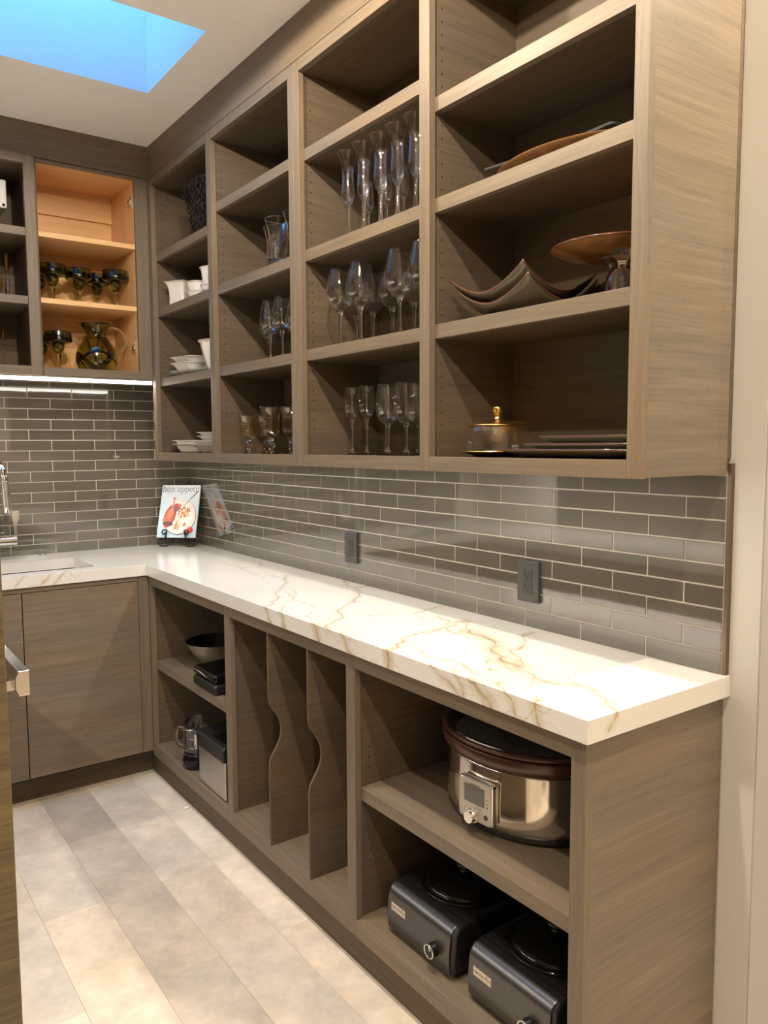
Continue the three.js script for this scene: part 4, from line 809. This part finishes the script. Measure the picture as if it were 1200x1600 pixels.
  // wall sockets
  const outlet = (pos, label) => {
    const t = thing('outlet', label, 'outlet', pos, 'dark wall sockets on the tiles');
    mesh('cover_plate', new RoundedBoxGeometry(0.0105, 0.1095, 0.0755, 3, 0.0025), M.outlet, t, [0, 0, 0]);
    mesh('insert', new RoundedBoxGeometry(0.003, 0.066, 0.0335, 2, 0.001), M.outletFace, t, [-0.0052, 0, 0]);
    for (const y of [0.0165, -0.0165]) {
      const s = [moved(new THREE.BoxGeometry(0.0008, 0.0078, 0.0018), -0.0068, y + 0.004, -0.0062), moved(new THREE.BoxGeometry(0.0008, 0.0065, 0.0018), -0.0068, y + 0.004, 0.0062), moved(new THREE.CylinderGeometry(0.0024, 0.0024, 0.0008, 12), -0.0068, y - 0.007, 0, 0, 0, Math.PI / 2)];
      mesh('slots', merged(s), M.hole, t);
    }
  };
  outlet([-0.0195, 1.041, 1.4875], 'charcoal double socket on the tiles, farther along toward the corner');
  outlet([-0.0195, 1.0385, 2.337], 'charcoal double socket on the tiles, nearer the counter end');
}

// ---------------------------------------------------------------- appliances in the base cabinet
{
  const ovalLathe = (pts, a, b, seg = 72) => { const g = revolve(pts, seg); g.scale(b, 1, a); g.computeVertexNormals(); return g; };
  // large oval slow cooker
  const t = thing('slow_cooker', 'large oval stainless slow cooker with black lid and digital panel', 'slow cooker', [-0.195, 0.5085, 2.485]); t.rotation.y = 0.07;
  const a = 0.205, b = 0.15;
  mesh('base', ovalLathe([[0.00001, 0.0005], [0.88, 0.0005], [0.93, 0.008], [0.95, 0.02], [0.95, 0.024], [0.00001, 0.024]], a, b), M.charcoal, t);
  mesh('body', ovalLathe([...curvePts([[0.952, 0.0242], [0.985, 0.04], [0.985, 0.09], [0.97, 0.165]], 30), [0.00001, 0.166]], a, b, 96), M.polished, t);
  mesh('collar', ovalLathe([[0.955, 0.163], [1.03, 0.168], [1.055, 0.18], [1.06, 0.196], [1.04, 0.2], [0.9, 0.2], [0.9, 0.163]], a, b), M.brown, t);
  mesh('crock_rim', ovalLathe([[0.9, 0.2003], [1.02, 0.2003], [1.045, 0.204], [1.045, 0.209], [1.02, 0.2125], [0.9, 0.211]], a, b), M.brown, t);
  const lid = mesh('lid', ovalLathe([...curvePts([[1.0, 0.2128], [0.985, 0.217], [0.9, 0.2255], [0.7, 0.236], [0.4, 0.243]], 24), [0.00001, 0.245]], a, b), M.blackGloss, t);
  mesh('lid_handle', moved(merged([moved(new RoundedBoxGeometry(0.028, 0.014, 0.11, 3, 0.006), 0, 0.027, 0), moved(new RoundedBoxGeometry(0.022, 0.024, 0.02, 2, 0.004), 0, 0.012, 0.036), moved(new RoundedBoxGeometry(0.022, 0.024, 0.02, 2, 0.004), 0, 0.012, -0.036)]), 0, 0.236, 0), M.blackMatt, lid);
  for (const s of [-1, 1]) mesh('side_handle', moved(new RoundedBoxGeometry(0.075, 0.02, 0.028, 3, 0.007), 0.0, 0.182, s * 0.226), M.brown, t);
  const face = canvasTexture(256, 256, (k, w, h) => {
    k.fillStyle = '#d8d2c6'; k.fillRect(0, 0, w, h); k.fillStyle = '#8d8578'; for (const [x, y, a, b] of [[88, 20, 80, 9], [80, 36, 96, 10], [20, 199, 26, 5], [202, 199, 24, 5], [216, 88, 24, 5], [216, 114, 24, 5]]) k.fillRect(x, y, a, b);   // print too small to read
    k.fillStyle = '#4a443c'; k.beginPath(); k.arc(228, 138, 6, 0, 7); k.fill();
  });
  const panel = mesh('control_panel', merged([moved(new RoundedBoxGeometry(0.02, 0.098, 0.104, 4, 0.007), 0, 0, 0)]), M.chrome, t, [-0.1545, 0.083, 0.005]);
  { const sh = new THREE.Shape(); const w = 0.049, h = 0.046, r = 0.008; sh.moveTo(-w + r, -h); sh.lineTo(w - r, -h); sh.quadraticCurveTo(w, -h, w, -h + r); sh.lineTo(w, h - r); sh.quadraticCurveTo(w, h, w - r, h); sh.lineTo(-w + r, h); sh.quadraticCurveTo(-w, h, -w, h - r); sh.lineTo(-w, -h + r); sh.quadraticCurveTo(-w, -h, -w + r, -h);
    const g = new THREE.ExtrudeGeometry(sh, { depth: 0.0015, bevelEnabled: false }), p = g.attributes.position, uv = new Float32Array(p.count * 2); for (let i = 0; i < p.count; i++) { uv[2 * i] = (p.getX(i) + w) / (2 * w); uv[2 * i + 1] = (p.getY(i) + h) / (2 * h); } g.setAttribute('uv', new THREE.BufferAttribute(uv, 2)); g.rotateY(-Math.PI / 2);
    mesh('face_plate', g, std({ map: face, metalness: 0.85, roughness: 0.32 }), panel, [-0.0102, 0, 0]); }
  mesh('display_screen', new RoundedBoxGeometry(0.002, 0.042, 0.062, 2, 0.0009), M.screen, panel, [-0.0122, 0.014, -0.002]);
  mesh('dial', merged([moved(new THREE.CylinderGeometry(0.0135, 0.0145, 0.016, 28), -0.02, -0.036, -0.006, 0, 0, Math.PI / 2), moved(new THREE.TorusGeometry(0.0155, 0.0022, 10, 32), -0.0125, -0.036, -0.006, Math.PI / 2)]), M.chrome, panel);
  for (const [z, y] of [[-0.036, -0.024], [-0.026, -0.031], [0.017, -0.026], [0.034, -0.028]]) mesh('button', new THREE.CylinderGeometry(0.0058, 0.0058, 0.002, 20).rotateZ(Math.PI / 2), z > 0.03 ? M.charcoal : M.steel, panel, [-0.0122, y, z]);

  // two black serving crocks
  const plate = canvasTexture(256, 96, (k, w, h) => {
    k.fillStyle = '#cfc6b4'; k.fillRect(0, 0, w, h); k.strokeStyle = '#6d655a'; k.lineWidth = 4; k.strokeRect(5, 5, w - 10, h - 10);
    k.fillStyle = '#3b352e'; k.font = 'bold 46px sans-serif'; k.textAlign = 'center'; k.save(); k.translate(w / 2, 66); k.scale(0.98, 1); k.fillText('CROCK\u00b7POT', 0, 0); k.restore();
    k.beginPath(); k.moveTo(190, 30); k.quadraticCurveTo(180, 18, 192, 8); k.quadraticCurveTo(204, 20, 196, 30); k.fill();
  });
  const crock = (pos, label) => {
    const q = thing('slow_cooker', label, 'slow cooker', pos, 'black serving crocks on the cabinet floor');
    const sh = new THREE.Shape([[-0.128, 0], [-0.13, 0.03], [-0.124, 0.098], [-0.112, 0.113], [-0.09, 0.118], [0.09, 0.118], [0.126, 0.11], [0.132, 0.03], [0.13, 0]].map((p) => new THREE.Vector2(...p)));
    const g = new THREE.ExtrudeGeometry(sh, { depth: 0.236, bevelEnabled: true, bevelThickness: 0.012, bevelSize: 0.01, bevelOffset: -0.01, bevelSegments: 5, curveSegments: 8 });
    mesh('body', moved(g, 0, 0.014, -0.118), M.blackMatt, q);
    const fs = new THREE.Shape(); const cv = new THREE.CatmullRomCurve3([V3(-0.1325, 0.0145, 0), V3(-0.1345, 0.04, 0), V3(-0.131, 0.09, 0), V3(-0.1265, 0.109, 0), V3(-0.115, 0.1215, 0), V3(-0.098, 0.126, 0), V3(-0.075, 0.1275, 0)], false, 'centripetal').getPoints(40);
    fs.moveTo(cv[0].x, cv[0].y); cv.slice(1).forEach((p) => fs.lineTo(p.x, p.y)); for (const p of cv.slice().reverse()) fs.lineTo(p.x + 0.006 + (p.y > 0.12 ? 0 : 0), p.y - (p.y > 0.1 ? 0.004 : 0)); fs.closePath();
    mesh('front_panel', moved(new THREE.ExtrudeGeometry(fs, { depth: 0.232, bevelEnabled: true, bevelThickness: 0.004, bevelSize: 0.001, bevelOffset: 0, bevelSegments: 3 }), 0, 0.004, -0.116), M.charcoal, q);
    for (const [x, z] of [[-0.1, -0.1], [-0.1, 0.1], [0.1, -0.1], [0.1, 0.1]]) mesh('foot', new THREE.CylinderGeometry(0.012, 0.012, 0.015, 16), M.blackMatt, q, [x, 0.0078, z]);
    const lg = new THREE.BoxGeometry(0.0016, 0.021, 0.058); const nm = mesh('name_plate', lg, [M.steel, std({ map: plate, metalness: 0.4, roughness: 0.4 }), M.steel, M.steel, M.steel, M.steel], q, [-0.1342, 0.0805, -0.074]); nm.rotation.z = -0.045;
    const dial = mesh('dial', merged([moved(new THREE.CylinderGeometry(0.0155, 0.0165, 0.016, 32), 0, 0, 0, 0, 0, Math.PI / 2)]), M.blackGloss, q, [-0.144, 0.055, 0.068]);
    mesh('chrome_ring', merged([new THREE.TorusGeometry(0.0158, 0.0019, 10, 40).rotateY(Math.PI / 2).translate(-0.008, 0, 0), moved(new RoundedBoxGeometry(0.003, 0.012, 0.0045, 1, 0.001), -0.0086, 0.009, 0.004, 0, -0.5)]), M.chrome, dial);
    mesh('crock', revolve([[0.00001, 0.128], [0.098, 0.128], [0.108, 0.131], [0.111, 0.136], [0.108, 0.14], [0.1, 0.14], [0.00001, 0.137]], 56), M.blackGloss, q, [0.022, 0, 0]);
    const ld = mesh('lid', revolve([...curvePts([[0.1, 0.1405], [0.095, 0.147], [0.075, 0.158], [0.04, 0.165]], 20), [0.00001, 0.166]], 56), M.blackGloss, q, [0.022, 0, 0]);
    mesh('lid_knob', revolve(curvePts([[0.00001, 0.1662], [0.012, 0.1665], [0.01, 0.172], [0.02, 0.18], [0.019, 0.187], [0.00001, 0.189]], 22), 28), M.blackMatt, ld);
    return q;
  };
  crock([-0.272, 0.1515, 2.345], 'black serving crock with chrome dial, farther of the two on the floor');
  crock([-0.272, 0.1515, 2.652], 'black serving crock with chrome dial, nearer to the end panel');

  // far bay, lower: countertop ice maker, processor, canister
  const im = thing('ice_maker', 'brushed steel appliance with black flip lid standing at the front edge', 'ice maker', [-0.318, 0.1515, 1.1835]);
  mesh('case', grainUV(new RoundedBoxGeometry(0.232, 0.142, 0.232, 3, 0.006).translate(0, 0.073, 0), 1), M.brushed, im);
  mesh('side_panel', new RoundedBoxGeometry(0.22, 0.138, 0.003, 1, 0.001), M.blackMatt, im, [0.004, 0.073, 0.1172]);
  { const sh = new THREE.Shape([[-0.12, 0.1425], [-0.123, 0.185], [-0.115, 0.192], [0.1, 0.212], [0.118, 0.205], [0.118, 0.1425]].map((p) => new THREE.Vector2(...p)));
    mesh('lid', moved(new THREE.ExtrudeGeometry(sh, { depth: 0.228, bevelEnabled: true, bevelThickness: 0.006, bevelSize: 0.004, bevelOffset: -0.002, bevelSegments: 4 }), 0, 0.003, -0.114), M.blackMatt, im); }
  { const sh = new THREE.Shape([[-0.1, 0], [0.05, 0.014], [0.05, 0.017], [-0.1, 0.003]].map((p) => new THREE.Vector2(...p))); mesh('lid_grip', moved(new THREE.ExtrudeGeometry(sh, { depth: 0.09, bevelEnabled: true, bevelThickness: 0.002, bevelSize: 0.002, bevelSegments: 2 }), 0, 0.198, -0.01), M.blackGloss, im); }

  const fp = thing('food_processor', 'clear food processor bowl on a black base behind the steel appliance', 'processor', [-0.385, 0.1515, 0.93]);
  mesh('base', revolve([[0.00001, 0.0005], [0.052, 0.0005], [0.055, 0.004], [0.0545, 0.036], [0.05, 0.052], [0.046, 0.06], [0.00001, 0.061]], 44), M.blackGloss, fp);
  mesh('badge', moved(new THREE.BoxGeometry(0.0012, 0.005, 0.02), -0.0548, 0.022, -0.008, -0.15), M.steel, fp);
  const bo = curvePts([[0.04, 0.0615], [0.046, 0.066], [0.05, 0.11], [0.0515, 0.15]], 24);
  mesh('bowl', revolve([[0.00001, 0.0615], ...bo, ...bo.slice(2).map(([r, y]) => [r - 0.0026, y]).reverse(), [0.00001, 0.066]], 44), M.thinGlass, fp);
  mesh('bowl_handle', tube([[-0.032, 0.14, -0.04], [-0.05, 0.142, -0.062], [-0.057, 0.11, -0.068], [-0.05, 0.075, -0.058], [-0.034, 0.07, -0.036]], 0.0065, 40, 10), M.solidGlass, fp);
  mesh('cover', revolve([[0.0525, 0.146], [0.0545, 0.15], [0.0525, 0.157], [0.036, 0.163], [0.026, 0.164], [0.025, 0.196], [0.0225, 0.196], [0.0225, 0.161], [0.035, 0.16], [0.0505, 0.153], [0.0525, 0.146]], 44), M.thinGlass, fp);
  mesh('blade', merged([moved(new THREE.CylinderGeometry(0.011, 0.012, 0.06, 20), 0, 0.096, 0), moved(new RoundedBoxGeometry(0.07, 0.0025, 0.012, 1, 0.001), 0, 0.078, 0, 0.6), moved(new RoundedBoxGeometry(0.07, 0.0025, 0.012, 1, 0.001), 0, 0.102, 0, 2.1)]), M.nickel, fp);
  const cn = thing('coffee_grinder', 'black cylindrical grinder with a steel band, farthest into the bay', 'grinder', [-0.335, 0.1515, 0.77]);
  mesh('body', revolve([[0.00001, 0.0005], [0.035, 0.0005], [0.037, 0.004], [0.036, 0.085], [0.034, 0.09], [0.00001, 0.09]], 40), M.blackGloss, cn);
  mesh('steel_band', revolve([[0.034, 0.0902], [0.0362, 0.0905], [0.0362, 0.097], [0.034, 0.0975]], 40), M.chrome, cn);
  mesh('cap', revolve([[0.035, 0.0977], [0.0355, 0.1], [0.034, 0.122], [0.027, 0.13], [0.00001, 0.131]], 40), M.blackGloss, cn);
  const cord = thing('power_cord', 'thin pale cord rising behind the food processor', 'cord', [-0.2, 0.152, 1.03]);
  mesh('cable', tube([[0.02, 0.0075, 0.03], [-0.01, 0.0075, 0.0], [-0.012, 0.08, -0.02], [0.0, 0.2, 0.0], [0.012, 0.26, 0.02]], 0.0032, 50, 8), M.whitePlastic, cord);

  // far bay, upper: steel bowl with dark inside, and a black pan
  const sb = thing('mixing_bowl', 'steel mixing bowl with a dark non-stick inside on the middle shelf', 'bowl', [-0.245, 0.5085, 0.822]);
  mesh('shell', revolve([[0.00001, 0.012], [0.05, 0.012], [0.058, 0.014], [0.088, 0.042], [0.094, 0.05], [0.097, 0.052], [0.112, 0.076], [0.1245, 0.098], [0.129, 0.1], [0.127, 0.102], [0.1205, 0.1]], 64), M.nickel, sb);
  mesh('lining', revolve([[0.1215, 0.1], [0.109, 0.077], [0.086, 0.046], [0.056, 0.017], [0.00001, 0.015]], 64), M.blackGloss, sb);
  mesh('foot', revolve([[0.00001, 0.0004], [0.043, 0.0004], [0.047, 0.006], [0.047, 0.0118], [0.00001, 0.0118]], 40), M.blackMatt, sb);
  const pt = thing('pot', 'black pot with a knobbed lid at the back of the middle shelf', 'pot', [-0.1215, 0.5085, 1.06]);
  mesh('body', revolve([...curvePts([[0.085, 0.0005], [0.097, 0.012], [0.102, 0.06], [0.105, 0.135]], 24), [0.00001, 0.136]], 56), M.blackGloss, pt);
  mesh('lid', revolve([[0.107, 0.136], [0.107, 0.141], [0.08, 0.155], [0.03, 0.164], [0.00001, 0.165]], 56), M.blackGloss, pt);
  mesh('knob', revolve(curvePts([[0.00001, 0.165], [0.012, 0.166], [0.009, 0.176], [0.018, 0.186], [0.016, 0.195], [0.00001, 0.197]], 20), 28), M.blackGloss, pt);
  const gr = thing('grill_pan', 'black appliance with a wire handle half behind the cabinet stile', 'grill', [-0.33, 0.5085, 1.115]);
  mesh('base', moved(new RoundedBoxGeometry(0.2, 0.04, 0.2, 4, 0.014), 0, 0.0205, 0), M.blackMatt, gr);
  mesh('lid', moved(new RoundedBoxGeometry(0.196, 0.034, 0.196, 4, 0.014), 0, 0.061, 0, 0, 0, 0.03), M.blackGloss, gr);
  mesh('wire_handle', tube([[-0.09, 0.05, 0.03], [-0.112, 0.07, 0.03], [-0.116, 0.075, -0.03], [-0.1, 0.055, -0.085], [-0.088, 0.045, -0.09]], 0.003, 40, 8), M.chrome, gr);
}
renderer.render(scene, camera);
